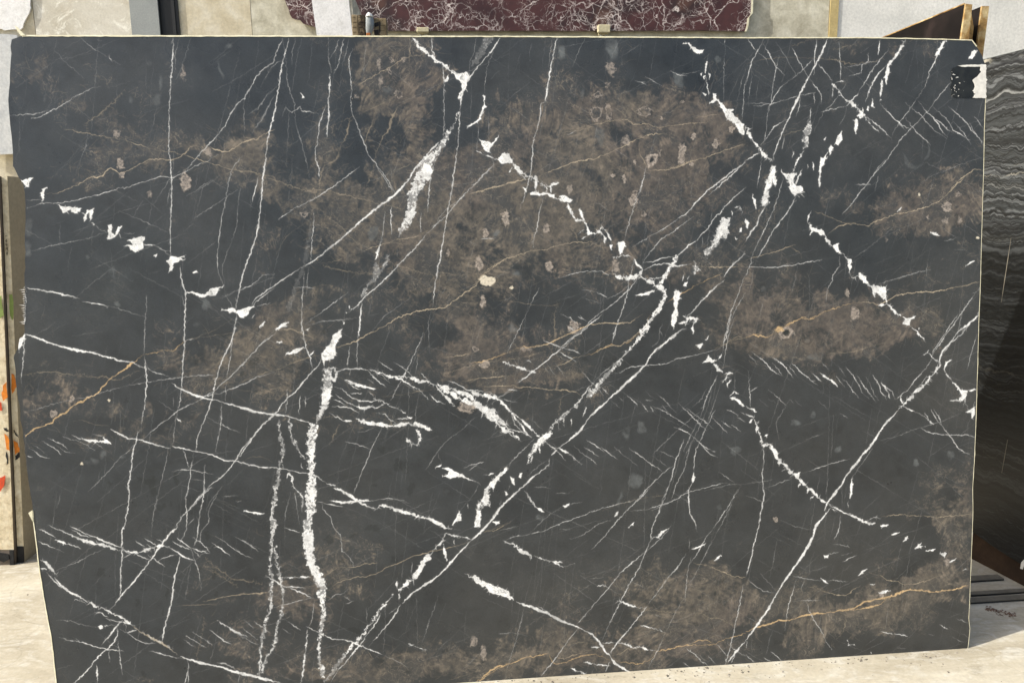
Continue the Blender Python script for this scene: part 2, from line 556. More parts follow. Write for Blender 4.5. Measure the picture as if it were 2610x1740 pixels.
R4 1300 805 1330 860 1370 900
R7 1370 900 1350 940 1390 980 1440 1000 1500 1040 1540 1060
R7 1130 935 1180 960 1260 970 1310 960 1360 930
R4 1420 970 1520 965
P 1310 1105 1400 1080 1480 1060 1440 1090 1400 1110
B1 1650 800 40 1600 870 35 1540 960 50 1510 1030 60 1550 1090 40 1530 1150 50 1490 1220 35 1440 1290 35 1400 1360 60 1360 1420 50 1310 1490 30 1230 1568 15
W4 1650 790 1700 740 1760 690 1800 670
W2.4 1800 670 1860 600 1900 560 1950 480 2000 440 2050 370 2120 310 2195 240
W3 2195 40 2080 120 1980 200 1880 280 1790 370 1720 450 1640 500
W2 1640 500 1560 560 1480 610 1380 660 1290 720
W1.5 1780 470 1700 530 1600 610 1520 650 1470 710 1420 770 1370 850
W3 1380 840 1440 840 1520 810 1640 790
W2.8 1370 900 1450 865 1550 850 1650 870 1760 855
G1.8 1830 870 1950 880 2080 875 2195 878
PT 2020 480 2070 485 2060 580 2040 650 2000 640 1960 720 1900 780 1870 800 1860 740 1900 730 1950 650 1970 560 2000 500
P 2020 490 2065 490 2050 590 2010 630 1970 680 1960 640 1980 560
PT 1790 820 1800 870 1840 890 1800 920 1780 950 1785 880
W5.5 2195 770 2130 830 2070 880 2020 960
W5.2 2030 980 1960 1030 1880 1110 1800 1200 1720 1280
W5.2 1720 1360 1640 1410 1560 1480 1460 1568
O2.2 1560 1170 1620 1120 1720 1070 1820 1010 1900 970 2010 935
P 1640 1050 1680 1070 1660 1140 1650 1190 1660 1250 1640 1340 1620 1370 1595 1360 1600 1280 1635 1210 1615 1120 1625 1060
R6 1690 1270 1730 1290 1820 1290
R5 1730 1290 1710 1350
R5 1780 1290 1770 1410
R4 1660 1330 1720 1310
R4 1820 1290 1780 1330
W1.6 2195 930 2140 1080 2080 1230 2050 1350 2020 1480 2010 1568
W1.3 2195 1080 2110 1220 2060 1360
W1.6 1300 820 1280 930 1260 1000 1250 1090 1210 1220 1170 1330 1130 1480
W1.8 1340 950 1260 1060 1160 1150 1070 1220 960 1300 900 1370 780 1460 700 1540 670 1568
W1.3 1250 1030 1180 1090 1090 1130
G2 300 1568 400 1530 480 1520 600 1500 700 1450 800 1410 900 1360 960 1335 1060 1330 1170 1330 1280 1325
G1.8 0 1050 60 970 160 880 260 820 360 790 480 745 600 740 720 700 840 680 980 680
G1.4 0 290 130 260 270 215 400 190 470 180
W1.5 490 0 470 150 430 300 390 420
W2 575 320 550 420 530 560 505 640 495 720
W1.4 1400 80 1380 170 1340 290 1300 400 1270 500 1240 600 1225 670
W1.5 690 970 800 935 920 910 1040 910 1090 940 1130 935
W2.2 580 1465 650 1490 740 1520 860 1560
W2 760 1340 830 1390
W2 720 1250 780 1280 840 1325
W2.2 850 1270 920 1310
W1.6 1000 1075 1090 1120
w1.4 890 1060 1010 1080
w1.2 890 1125 1040 1170
W1.2 545 1045 480 1170 400 1340 320 1500 290 1568
P 1800 1500 1850 1490 1840 1530
P 1895 1430 1900 1440 1880 1465
w1.8 1450 1510 1500 1460 1510 1370 1530 1330
G1.2 1430 105 1530 100 1640 75 1760 30 1900 0
g1 1340 370 1500 350 1720 340
g1 1040 500 1280 395
G1.4 980 1568 1100 1500 1190 1510 1280 1450 1370 1380 1440 1300
G1.4 2195 1440 2100 1460 2020 1500 1950 1530
D1.6 860 670 900 700 1000 690 1090 760 1110 800
D1.5 740 450 700 520 660 560
g1 200 1145 330 1150 480 1180 640 1190 720 1170
D1.3 690 1170 670 1250 665 1400 650 1568
D1.4 850 680 830 600 790 565
R4 2110 400 2150 395 2170 450
R2 2080 430 2090 470
P 2150 570 2165 555 2165 600 2145 600
P 2110 640 2135 655 2115 660
W1.6 1850 640 1855 700
w1.4 1805 690 1800 760
P 1710 1000 1740 995 1720 1030 1690 1035
R2.5 1700 940 1690 990
R2.5 1740 950 1730 980
F 275 485 30 60 p
F 115 610 25 35 p
F 120 990 62 38 b
F 95 1160 22 50 p
F 65 850 32 55 p
F 605 570 25 45 p
F 630 875 35 45 p
F 1300 345 35 60 p
F 1380 455 32 35 d
F 1225 175 18 35 p
F 1140 145 25 18 p
F 820 1360 50 55 p
F 435 1535 40 18 t
F 325 1040 16 18 b
F 790 250 20 30 t
F 1155 870 30 55 t
F 205 600 25 20 g
F 370 930 30 15 g
F 320 1360 30 30 g
K 1215 50 12 40
K 1725 160 10 40
K 205 890 12 12
#1900 400
PT 220 60 240 100 235 180 190 250 180 380 120 400 140 300 160 200 200 120
P 180 270 190 290 170 370 130 390 145 310
W4.5 165 380 110 470 90 540 40 600 0 670
P 235 150 252 190 235 245 220 180
W2.2 300 160 270 280 220 430 160 560 100 680 60 770 30 880 0 950
W2.4 400 320 350 420 290 490 220 590 170 680 90 810
R8 330 160 370 240 400 290 430 320
R6 450 240 400 290 390 320
R4 370 290 470 280
R4 410 280 470 320
W3.2 450 100 410 180 395 240
R4 280 110 320 150 410 130
P 600 0 650 0 605 80 592 220 585 230 590 90
P 50 290 80 340 85 430 60 350
P 0 490 30 520 15 580 0 560
W1.6 1140 0 1060 80 980 200 920 270 850 370 770 460
w1.6 870 218 1000 215
G2 1905 105 1830 95 1760 150 1680 220 1610 300 1530 360 1440 400 1300 440 1200 455 1100 490 1000 530 980 550 900 540 820 530 740 550 660 610
g1.4 980 495 860 525 780 525 650 470 540 430
G1.8 0 825 60 805 200 765 300 735 400 700
g1.2 350 710 440 770 450 810
W1.8 0 880 100 880 260 880 400 860 610 820
w1.2 260 880 380 845
R5 500 520 520 570 560 580 620 600 640 650 680 700 720 730 760 760
R2.4 745 750 780 775 815 820
R2.4 825 915 850 960 880 965
R2.4 1115 1095 1130 1170
R2 1300 1340 1350 1380 1400 1430 1440 1480
P 510 560 560 570 630 590 640 620 600 630 550 590 510 625
P 690 710 740 690 750 750 770 780 730 760
R2.5 530 430 500 470 495 520
P 810 810 850 810 840 860 855 880 825 930 820 870
R7 860 970 910 930 950 980 990 1030 1050 1040 1100 1040 1120 1100
P 920 930 960 950 990 1020 940 1010
P 1000 1030 1110 1030 1130 1090 1110 1150 1070 1100 1040 1080 1030 1120 1010 1080
R5 1060 1190 1130 1170 1180 1220 1240 1270
R5 1180 1220 1210 1250
P 1250 1270 1300 1290 1370 1270 1320 1310 1310 1350 1250 1340 1270 1300
P 1365 1405 1392 1410 1378 1432
P 1380 1370 1395 1365 1385 1385
O2.6 0 1440 80 1415 170 1440 220 1410 290 1360 370 1320 450 1280 500 1300 600 1250 700 1210 800 1180 880 1160
G2.4 880 1160 980 1160 1060 1180 1150 1140 1220 1100 1400 1075 1500 1080 1640 1045 1770 1025 1880 990
D2 1060 1200 1130 1260 1180 1310
W2.2 1880 1030 1820 1110 1740 1220 1680 1310 1600 1420 1560 1480 1500 1568
W2.8 1870 1240 1800 1320 1720 1420 1640 1480 1580 1568
w1.5 1730 1230 1700 1380 1690 1440
W1.3 1060 1015 1200 970 1350 930 1480 895
w1.3 1100 1010 1250 960 1380 910
P 1475 600 1500 600 1555 630 1510 630
P 1210 435 1245 400 1240 425
P 1750 875 1790 840 1840 825 1800 855
w1.6 1585 670 1700 645
W1.6 750 790 750 870 700 940 690 990 650 1060 640 1150
w1.2 410 870 400 960 370 1080
g1.2 220 1130 400 1140 540 1155
w1.4 1850 1568 1870 1430
w1.6 1670 740 1750 740
w1.6 1030 270 1060 150
F 1610 400 45 45 p
F 1600 510 30 30 t
F 1710 500 35 50 d
F 870 1250 45 60 p
F 815 1090 20 40 p
F 1700 300 15 18 r
F 1385 300 12 12 b
F 135 1050 22 35 k
F 235 1030 20 22 k
F 260 1190 18 40 k
F 490 1470 35 30 k
F 150 1500 14 22 k
F 1455 475 10 18 p
F 1850 640 15 12 b
F 1121 662 9 20 t
F 320 1400 62 58 h
F 270 1375 38 24 o
#0 800
W4.6 200 155 290 190 380 225 500 265 620 295 740 310 860 345 960 370 1060 385 1120 420 1165 432
W2.6 1165 432 1250 470 1350 495
W4 1370 550 1450 600 1540 640 1640 675 1740 690 1830 720 1960 750 2060 780 2195 800
O4 185 990 240 940 300 905 420 860 440 830 520 790 590 730 680 680 780 630 820 580 880 520 960 460 1010 430 1060 390 1120 340 1150 320
O2.8 1150 320 1220 310 1270 295 1380 290 1400 280 1440 245 1480 215
W1.5 1480 215 1550 195
w1.6 1165 0 1155 150 1150 320
W2.8 1155 330 1160 430 1172 520 1165 640 1155 740 1140 800 1130 880
w1.4 1130 880 1125 950
W2.2 1475 0 1475 120 1470 220 1465 330 1458 450 1450 580 1435 700 1410 790
W1.6 1410 790 1395 900 1385 1000 1375 1050
W2.6 1885 30 1870 130 1840 240 1790 330 1750 440 1720 530 1705 610 1690 690 1660 780 1610 900 1580 970 1565 1090
W1.3 1860 180 1845 310 1820 450 1800 600 1800 690
W1.6 1770 700 1765 880 1750 960 1720 1100
W2.3 2165 815 2090 900 2020 980 1940 1070 1880 1165 1850 1210 1780 1290 1700 1350 1620 1430 1560 1500 1500 1568
W1.4 2190 130 2100 220 2000 330 1940 400 1880 460 1780 550 1700 620 1600 680 1520 720 1420 770 1340 840 1260 890 1200 950 1140 1000
W1.5 2195 460 2060 500 1940 560 1860 590 1760 630 1650 650 1560 700
w1.5 165 795 300 755 450 710 560 685 700 660 800 630 900 600 1000 575 1160 545 1300 525 1460 500 1640 485 1800 480
D1.5 170 485 300 470 420 462 520 480 640 478 740 500 840 500 920 530 1000 500 1100 450
W4 880 915 960 960 1020 990 1130 1005 1200 1030 1280 1055 1360 1070
W3 1370 1055 1460 1070 1560 1095 1700 1125 1790 1165 1900 1175 1980 1200 2100 1225 2195 1230
g1.4 620 840 760 880 870 890
R3 890 920 960 970
W1.8 570 965 640 1000 700 1010
P 640 990 720 1000 790 1020 840 1010 830 985 860 1000 900 1040 840 1030 760 1030 680 1010
W1.7 500 975 560 1000 620 1010
W1.8 380 990 440 1020 500 1040 540 1080
W1.7 330 1015 400 1050 450 1085 490 1120
W1.4 740 960 830 980
W1.4 600 1000 700 1050 760 1090
W1.4 760 1030 820 1070
W2 215 1070 270 1090 330 1140 400 1150
W2.8 205 1130 260 1145
w1.4 260 1040 320 1080 380 1130
w1.4 440 1040 520 1100 600 1110
W2.6 1100 930 1090 1010 1070 1060 1060 1100 1050 1200 1040 1280 1025 1360 1030 1450 1020 1568
w1.2 1100 1010 1030 1090 960 1140 880 1240 800 1320 700 1420
w1.4 1340 1070 1330 1150 1300 1280 1270 1400 1240 1568
W1.8 1460 1080 1490 1160 1510 1230
W1.8 1545 1100 1525 1220 1520 1310 1500 1400 1480 1480 1490 1568
W1.6 1370 1255 1440 1245 1520 1240 1600 1260 1700 1280
W2 1640 1200 1630 1320 1625 1440 1605 1568
w1.5 1530 1320 1640 1325
W1.9 1650 820 1760 880 1830 910 1920 945
P 1410 830 1440 850 1450 870 1425 855
w1.3 1270 690 1330 740 1400 780
w1.6 1380 660 1385 740
W1.4 195 160 185 350 170 500 165 600
P 150 200 200 155 180 220 150 290 120 330 140 270
w1.4 2190 1230 2195 1230
g1.2 1900 1200 2000 1140 2100 1140 2180 1180
w1.2 1780 1370 1680 1490 1650 1568
W1.8 2040 0 2010 30
P 2065 105 2095 80 2118 60 2110 90
F 425 790 32 25 p
F 573 680 15 28 p
F 730 1180 55 25 g
F 830 1115 20 22 g
F 650 1192 10 10 b
F 865 685 9 9 b
F 980 1140 15 12 g
K 1253 240 12 12
L 1070 1290 1130 1310 1190 1330 1220 1290 1245 1300 1235 1380 1250 1450 1210 1450 1190 1370 1120 1330
K 1400 1310 22 50
K 1940 480 22 30
K 2030 380 45 30
K 245 635 22 16
K 1285 1540 30 25
K 1010 690 14 42
K 1820 960 8 40
K 875 1350 22 22
K 1570 380 18 22
K 1720 240 10 10
K 520 575 14 12
#600 800
P 850 120 850 150 830 200 800 240 805 300 790 360 750 375 720 380 700 420 690 380 680 350 690 300 740 250 780 190 775 160
B.9 740 460 70 735 520 80 730 580 95 725 640 95 710 720 80 690 780 50 650 850 40
R6 700 440 790 430 810 470 790 530 750 510 735 470
B1 620 900 85 610 980 75 600 1050 80 605 1120 65 600 1200 70 605 1280 50
B1 610 1320 90 605 1400 90 600 1480 95 605 1568 95
P 690 640 740 580 770 600 760 680 710 730 680 720
P 590 1080 630 1060 630 1160 590 1200
W3 690 350 660 410 610 460 570 510 520 570 480 620 420 660 380 710 340 770 300 810 250 850 210 890 160 950 100 1040 50 1110 0 1165
W4 0 735 100 765 200 790 300 800 400 810 500 840 580 860 610 885
W3 0 1175 80 1195 170 1215 260 1225 340 1230 430 1245 520 1265 600 1275 660 1300 720 1345
W2.8 720 1350 800 1370
R4 790 1390 850 1410 920 1450 980 1490 1040 1530 1130 1560
R3.5 750 1490 830 1500 930 1495 1110 1485
W1.5 1110 1485 1220 1470 1350 1490
W2 650 1500 700 1500
W1.8 700 1510 850 1535
W3 1130 1560 1150 1525 1200 1530 1280 1555
W2.4 525 0 530 90 545 180 560 260 580 320 600 350 610 430 605 490
R3 590 330 630 295
W4 830 450 900 435 1000 435 1060 450
W3 1060 450 1100 500 1160 555 1200 570
R5.5 1060 440 1150 470 1240 500 1310 490 1400 510 1480 540 1550 540 1600 570 1640 620 1700 680 1760 740
R4 1240 500 1330 520 1400 570 1460 600 1540 680
W1.8 1130 365 1190 410 1260 450
W2 1265 385 1340 430 1410 490
W2.2 1080 430 1180 490 1230 550
R7 1600 560 1700 590 1780 620 1850 640 1900 670
R8 1640 590 1740 640 1820 690 1900 720 1980 770 2040 820
R9 1850 640 1900 680 1960 760 2040 820 2100 880 2195 960
R6 1900 620 1960 650 2060 660
R4 2060 660 2110 690 2160 750 2195 790
W2.6 1690 530 1780 560 1850 610 1920 610 2020 620 2080 650
W2.4 1480 470 1540 530
W3 2000 780 2060 790 2120 840 2195 900
R2.5 1550 640 1600 690 1680 720
W2 880 530 940 580 1000 600
P 870 525 920 530 1000 560 1060 580 1100 590 1140 605 1060 590 980 580 930 560
w1.6 1060 520 1110 560
W1.6 1060 620 1100 655
W2.6 790 580 850 600 900 640 930 670 1000 690 1090 700 1150 680 1190 710
W2.2 920 635 1010 630
W2.2 800 640 870 690 940 730 1020 750
R6 960 740 1020 750 1090 740 1140 750
R5 1100 680 1180 700 1240 740
R4 1140 750 1190 710
R3 1240 735 1300 760 1360 795
W2 780 680 830 700 880 730
W3 770 735 860 740 920 750 990 790
W2.2 750 785 800 820 860 850
W5 860 850 930 855
R6 960 835 1030 860 1120 875 1200 890 1300 890 1360 870 1430 890
R6 1300 890 1440 870 1500 900 1570 930
R3 1120 790 1200 800 1240 850 1300 880
P 1370 820 1415 825 1400 840
R3 1280 840 1400 830
R6 1440 920 1470 960 1475 1010 1450 1045 1400 1030 1360 990
W1.4 980 940 1050 930 1120 900
W1.5 870 1020 960 1035 1080 1075
W1.5 940 1430 1000 1280 1080 1090 1130 980 1170 910
W1.6 1240 690 1330 520 1400 380 1470 230 1500 150
W1.4 975 180 970 300 970 430
W2 915 255 905 320 895 380 895 425
w1.5 915 430 912 490
W3 1000 0 990 80 985 180
w1.2 1390 540 1385 640 1380 800
w1.2 1470 620 1440 780 1435 900
w1.2 1460 310 1440 480
w1.2 560 90 700 60 850 50 970 30
B.75 345 840 15 345 930 20 365 1010 25 380 1080 30 370 1160 30 350 1230 30 340 1310 30 320 1400 40 320 1470 35 300 1568 35
B.7 430 840 20 440 930 20 460 1000 25 490 1070 30 520 1120 15 560 1160 12
W2 515 650 510 740 505 800
W1.5 558 655 555 740
W2 410 590 410 700 395 790
R4 405 1310 430 1270 450 1300 460 1380 520 1440 540 1470
W2.4 535 1470 530 1568
W2.4 525 1185 530 1220 545 1240
W1.5 470 1420 490 1540
W1.6 0 450 60 390 120 330 200 240 270 190 330 140
G1.6 0 570 100 520 200 480 330 440 500 370 640 330
P 400 320 470 290 540 262 500 300 430 325
P 185 105 235 60 225 95
P 320 130 370 85 430 60 400 100
P 330 228 370 215 375 228
G1.5 340 125 440 120 520 150 600 180 660 215
g1 0 600 150 620 260 630
w1.1 650 640 500 710 420 740
D1.8 620 830 750 820 850 820
D2.5 830 880 790 960 750 1040
P 1640 1230 1690 1220 1740 1250 1800 1275 1870 1310 1950 1350 1870 1320 1780 1300 1720 1310 1680 1305 1640 1290 1690 1280 1700 1250
P 1590 1230 1620 1210 1650 1195 1640 1220
W1.7 1825 1225 1900 1200 1990 1180
W1.5 1860 1250 1930 1200
P 2175 1210 2180 1240 2110 1300 2070 1380 2060 1400 2030 1380 2000 1430 1980 1410 2050 1330 2110 1270
R7 1980 1440 2000 1500 2030 1540
R6 1960 1500 1930 1568
w1.3 1950 1350 1900 1440 1800 1560
w1.3 1920 820 1800 930 1690 1010 1620 1090 1520 1240
w1.2 1620 1090 1620 1140 1650 1190
g1.2 1160 660 1270 650 1400 630 1500 610 1600 600
w1.5 2195 600 2100 670 2040 720
W1.4 1980 1285 2080 1275
G1.2 1660 350 1780 330 1900 310
G1 1660 480 1800 440 1950 390 2100 370 2195 350
G1.2 1820 540 1960 510 2080 500 2195 510
G1.6 2000 575 2100 575 2195 570
F 1850 740 80 50 p
F 1990 400 40 35 p
F 1915 280 22 22 r
F 1350 1220 35 45 k
K 2090 440 26 26
K 1165 1085 35 28
K 712 135 22 24
K 145 385 45 26
K 65 480 18 28
K 1310 1210 50 60
K 1400 1390 25 60
K 1110 1365 22 12
K 1460 1165 10 10
F 1690 1415 28 28 k
#1200 800
W6 1700 110 1640 160 1560 220 1480 280 1420 350 1390 410 1320 480 1250 540 1190 600 1120 660 1060 720 1000 770 940 830 910 880 860 940 780 1010 700 1070
W5 690 1080 640 1130
W4 630 1150 620 1200 550 1260 470 1320 400 1390 320 1460 260 1520 215 1568
w1.6 620 1160 540 1210 450 1290
B.9 1440 40 35 1410 100 40 1370 160 35 1320 230 18 1270 290 10
W2.8 1270 290 1200 350 1130 410
B.85 1190 370 35 1140 430 40 1090 480 35 1040 530 30 990 600 60 950 640 60
B.8 880 680 20 860 700 20 840 750 36
B.7 780 780 26 720 830 30 660 880 18 620 930 12
B1 640 950 40 580 1000 60 540 1040 70 500 1080 50 470 1140 25 460 1190 12
P 600 950 650 940 640 980 580 1020 520 1060 500 1040 550 990
R3 545 1060 550 1110
R3 500 1100 480 1190
W1.8 500 1000 390 1110 310 1190 290 1250
B1 285 1230 40 240 1280 30 190 1330 40 160 1380 35 115 1430 30 125 1490 50 70 1540 40
P 310 1300 350 1310 355 1370 330 1350
P 390 1270 415 1265 400 1320 385 1300
P 270 1410 300 1440 280 1450
R2 310 1370 300 1400
R2 240 1480 230 1530
R3 740 830 745 900
R2.5 800 830 805 890
R3 920 740 900 800 895 820
R2.5 700 850 700 930
W1.6 1130 400 1020 500 900 640 850 720 740 800 640 890
R10 0 680 80 740 150 780 210 850
R6 210 850 290 900 340 960 390 1000
R5 150 780 220 830 270 870
W2.6 260 880 310 920 410 940 470 980
W2 190 850 250 910 330 970 400 1010
R8 0 620 50 640 120 650 210 665
R3.5 210 665 260 720 310 770 350 830 400 880 450 960 490 985
R4 340 790 420 860 480 920 550 980
W1.8 310 740 330 830 350 880 430 960
W1.4 170 720 220 670 340 590
W2.6 290 600 370 610
W1.4 230 670 300 690 365 705
R5 250 380 330 405 390 430 450 450 520 465
W2.2 440 365 490 385
W2.6 580 210 650 240 740 270
W1.8 740 270 820 290 875 315
W2.4 700 300 760 335 850 380
W2.6 1050 0 950 80 880 150 800 200 740 265 650 330 570 400 500 455 430 510 360 555
O2 0 390 130 370 200 345 270 315 380 270 480 260 600 240 700 195 800 150 900 105 980 75
G2 980 75 1060 70 1170 75 1280 65 1370 0
G1.5 0 545 50 515 100 510 180 500 350 490
G1.8 100 575 200 580 300 570 400 585 470 585 560 595 650 605 740 605 830 620 870 645
W1.6 1195 0 1170 80 1140 160 1125 240
O1.4 1440 0 1370 130 1260 220 1180 255 1120 240 1060 270 1000 300 920 330
G1.2 920 330 820 350 740 400 600 430
W1.5 1120 480 1200 460 1260 430 1350 410 1460 405 1560 395 1650 355 1780 330 1900 300 1990 270
G1.8 2000 260 2070 210 2130 180 2195 190
W1.8 2080 0 2060 100 2040 190 2010 270
W1.3 2110 20 2080 100 2045 230 2020 400 2010 440
R4 2000 320 1970 370
P 1850 385 1890 350 1900 320 1930 360 1960 370 1930 390
R5 1940 390 1970 440 2010 465
R5 2060 480 2010 545
R4 2020 480 2090 470
R3 2080 520 2050 560 2055 600
W2.2 1970 490 1930 570 1890 640 1860 730 1840 800
W1.8 1840 800 1790 900 1740 1000 1700 1100
w1.3 1930 600 1880 780 1800 950 1700 1150
w1.3 1990 560 1950 700 1890 860
w1.3 1880 600 1840 680 1770 740
W1.9 1950 760 1920 830 1870 920 1830 1020 1800 1070 1785 1140 1780 1260
P 1780 1260 1797 1300 1770 1350 1770 1300
W2.6 1775 1320 1750 1380 1735 1420 1740 1500 1745 1568
P 2055 670 2110 665 2150 690 2195 740 2130 700
R3.5 2070 650 2110 620 2140 640
P 1800 260 1850 240 1845 260 1825 275
P 1880 200 1895 180 1890 210
w1.8 1450 260 1495 220 1505 190
w1.6 1510 120 1530 180
W1.6 880 450 940 520 1000 580 1060 650
W1.8 1040 580 1100 640
W1.8 1250 650 1310 710 1340 740
W1.8 1370 720 1420 780
W1.6 1430 730 1460 780
W1.8 1440 730 1550 780 1620 820 1700 870 1770 920
W1.5 1530 730 1580 790
W2 920 1000 1010 1060 1060 1100
W2.4 1040 1060 1110 1120 1170 1155
W1.8 1140 1060 1220 1130 1280 1170 1330 1210
W1.8 1260 1070 1350 1130 1430 1190 1530 1255
W1.8 820 1050 900 1120 960 1160 1010 1200
R3.5 700 1070 780 1110 830 1150 880 1200
W1.8 610 1030 680 1090 760 1170
R4 600 1020 660 1070 700 1075
W1.4 900 1060 1020 1135
W1.6 1660 710 1750 800 1830 880 1880 930
W1.4 1720 750 1800 810 1870 860 1940 920
W1.4 1930 830 2000 900 2050 950
W1.6 2000 850 2080 910
W1.8 2080 880 2155 935
w1.2 1480 630 1560 700 1640 790
W2.4 1620 900 1720 940 1770 975
W2 1770 975 1830 1030 1900 1080 1950 1105
W1.6 1830 1030 1900 1110 1970 1145
w1.3 1500 1090 1640 1150
w1.4 1450 1130 1570 1220
w1.4 1390 685 1450 690
w1.4 1180 660 1220 700
w1.2 1120 690 1190 750
w1.2 560 400 640 480
w1.2 600 390 680 500
w1.2 670 390 760 510
w1.2 480 840 570 920
w1.2 330 340 370 410 370 470
W2 2040 765 2100 785 2140 815
W2 2150 780 2195 810
w1.4 2120 820 2195 860
W1.6 1620 1210 1570 1240 1480 1320 1400 1400 1330 1480 1250 1568
w1.5 1450 1120 1560 1010 1700 880 1830 780
W1.9 1700 1000 1640 1160 1600 1320 1560 1430 1510 1568
W1.4 1790 1000 1750 1060 1700 1250 1640 1360 1600 1480
g1.2 1050 1568 1200 1510 1400 1465 1560 1440
W1.3 1440 1568 1550 1520 1650 1470 1740 1420 1860 1390 2000 1350 2050 1345
w1.4 1860 1410 2060 1360 2195 1355
w1.4 2040 1568 2130 1400 2160 1370
w1.4 1980 1260 2110 1350
P 735 1530 790 1510 780 1535
W1.7 430 1415 470 1480 520 1550
w1.4 790 1515 880 1500
w1.5 510 1380 580 1375 640 1390
w1.6 680 1430 760 1425
P 110 1290 190 1270 150 1285
w1.5 0 1210 110 1180
w1.3 0 1300 80 1370
G1 220 380 480 330 600 300
D1.3 730 640 710 740 700 800
F 820 110 55 55 p
F 2110 1090 45 45 g
F 435 280 40 18 t
F 1315 1330 75 60 g
F 320 110 30 30 g
F 1350 900 45 50 g
F 1240 960 30 50 g
K 910 360 35 18
#1900 800
R6.5 1560 400 1500 480 1440 550 1360 620 1280 710 1220 760
W7 1220 760 1160 830 1110 880 1060 960 1000 1050 930 1130 860 1220 800 1300 760 1370 700 1440 650 1510 630 1568
W4 1560 400 1545 380 1570 300 1640 220 1700 140 1780 80 1870 0
W2.8 1700 0 1640 80 1590 160 1540 230 1500 290 1490 360
W2.4 1490 360 1440 430 1360 520 1300 600 1230 660 1190 680
w1.5 1730 0 1700 130
w1.5 1780 70 1690 210
W2 1450 490 1400 560 1330 640
P 1240 650 1252 700 1270 730 1230 690
R3 1520 360 1530 390
R2.2 1460 310 1500 350 1545 385
R2.4 1585 440 1600 480 1640 520
R2.2 1740 660 1760 720 1780 770
R2.6 1260 730 1320 770 1380 790 1440 830 1500 880
W1.4 1430 780 1480 880
W2 1480 760 1530 850 1600 930 1650 1000 1700 1070 1790 1120
W1.6 1500 760 1550 830 1570 900
W1.6 1400 910 1450 940 1530 955 1640 965 1780 965 1840 985
w1.2 1080 1010 1200 980 1320 930 1440 895 1560 860 1720 790
P 1580 440 1600 380 1660 360 1620 385 1595 430
R3.5 1640 520 1660 550 1700 590 1740 620 1840 600
R3 1720 600 1710 640 1760 660 1740 740
R3 1630 690 1720 690
R3 1760 780 1820 760 1830 700
R3 1810 840 1830 780
P 1690 590 1780 610 1770 650 1740 700 1700 690 1730 650
P 1750 785 1835 740 1835 800 1800 845 1810 790
w1.4 1660 750 1740 775
W1.5 1850 160 1800 320 1770 440
w1.1 700 800 690 1000 680 1150
W3 40 290 110 350 150 380 200 440 275 490
w1.5 20 320 90 400
W2.4 210 340 290 400 330 440 380 510
W1.6 215 390 260 440 290 490
W1.6 330 400 410 490
W3.6 370 395 430 450 500 510 580 570
W2.6 530 470 570 510 610 540
R4 600 470 650 510 700 540 735 580
W1.8 720 490 760 540 790 580
W1.9 760 500 820 560 860 620 905 665
W2 800 425 860 490 900 560 940 640 990 680
W2.2 890 490 940 570 1000 650 1040 705
W1.6 960 500 1000 570 1020 630 1060 690
W2.2 1015 485 1060 550 1080 620 1130 680
R3 1080 540 1130 610 1150 670
W1.6 1100 560 1170 620 1190 680
w1.4 730 400 800 500
W1.7 175 600 240 650 330 735
w1.5 110 680 180 740
w1.5 180 670 240 710
w1.2 350 680 380 710
w1.2 400 690 450 735
w1.5 580 690 660 765
w1.5 605 380 665 445
w1.5 590 628 615 632
w1.4 750 790 820 830
w1.4 480 1000 590 965
R5 0 740 60 760 90 780
R4 0 800 60 820
R4.5 60 820 90 900 120 990 130 1040
R3 110 850 85 880
P 85 880 105 910 85 945
P 40 850 60 830 45 870 25 870
P 150 970 185 960 165 985
R2 640 1500 700 1530
R7 130 1045 200 1045 230 1090 250 1150 290 1190
R7 290 1190 330 1220 370 1270 420 1310
R5 420 1310 470 1360 520 1400 560 1440 600 1480 640 1500
P 190 1060 250 1090 270 1160 290 1160 230 1140
P 380 1270 440 1260 430 1300 430 1325 400 1300
R3 290 1250 330 1240
R4 420 1380 440 1340
R4 490 1430 500 1390
R4 510 1480 560 1430
W1.9 450 1270 560 1235 690 1190 830 1155
W2.7 140 1070 145 1180 130 1280 140 1380 150 1440 130 1568
w1.5 0 1355 100 1345 210 1320
w1.4 160 1390 260 1350 370 1310
W1.8 0 1450 60 1465 130 1500
W1.8 1010 1070 960 1150 900 1230 850 1310
P 848 1310 858 1380 842 1480 834 1480 838 1380
W2 820 1500 820 1540
w1.5 640 1440 660 1310
W3 650 1520 770 1568
W1.5 20 450 30 600 40 740
W1.8 30 620 100 580
O4 0 190 60 165 180 185 240 150
O3 310 110 380 60 450 35 500 45 620 0
g1.4 640 315 850 305 950 275 1050 240 1160 230
P 1420 325 1450 310 1465 285 1460 310
w1.4 270 1000 240 870 350 680
F 570 345 70 33 g
F 490 210 35 30 k
F 85 260 30 28 k
F 150 245 12 20 k
F 1050 175 15 15 k
F 540 800 25 30 g
F 390 870 50 35 g
F 1650 1130 40 40 g
F 730 1090 40 30 g
F 1350 1190 30 30 g
#0 1240
W3.2 1020 0 1030 70 1020 180 1000 290 975 350 970 470 975 560 965 680 965 800 960 880
W3.8 1690 0 1620 60 1550 140 1480 210 1415 290 1415 320 1340 390 1280 470 1220 560 1150 650 1080 740 1000 830 930 920 875 980
W3 300 330 380 370 440 400
P 440 420 480 425 540 460 480 452
W2.2 520 450 580 465 650 492
W3.6 300 430 370 460 440 495
w1.4 440 495 510 520
W3 380 305 470 340 540 370 600 400 660 430 740 470
W2.6 555 310 640 350 720 390
W2.6 570 340 640 380 730 405
W4.2 690 380 770 405 850 440 920 465 980 490
R6 640 415 720 440 810 460 900 490 970 505
R6 970 500 1060 525 1130 515 1210 490 1270 470 1320 470
W4 1320 470 1380 500 1440 540 1500 570 1560 590
W2.6 980 505 1050 540
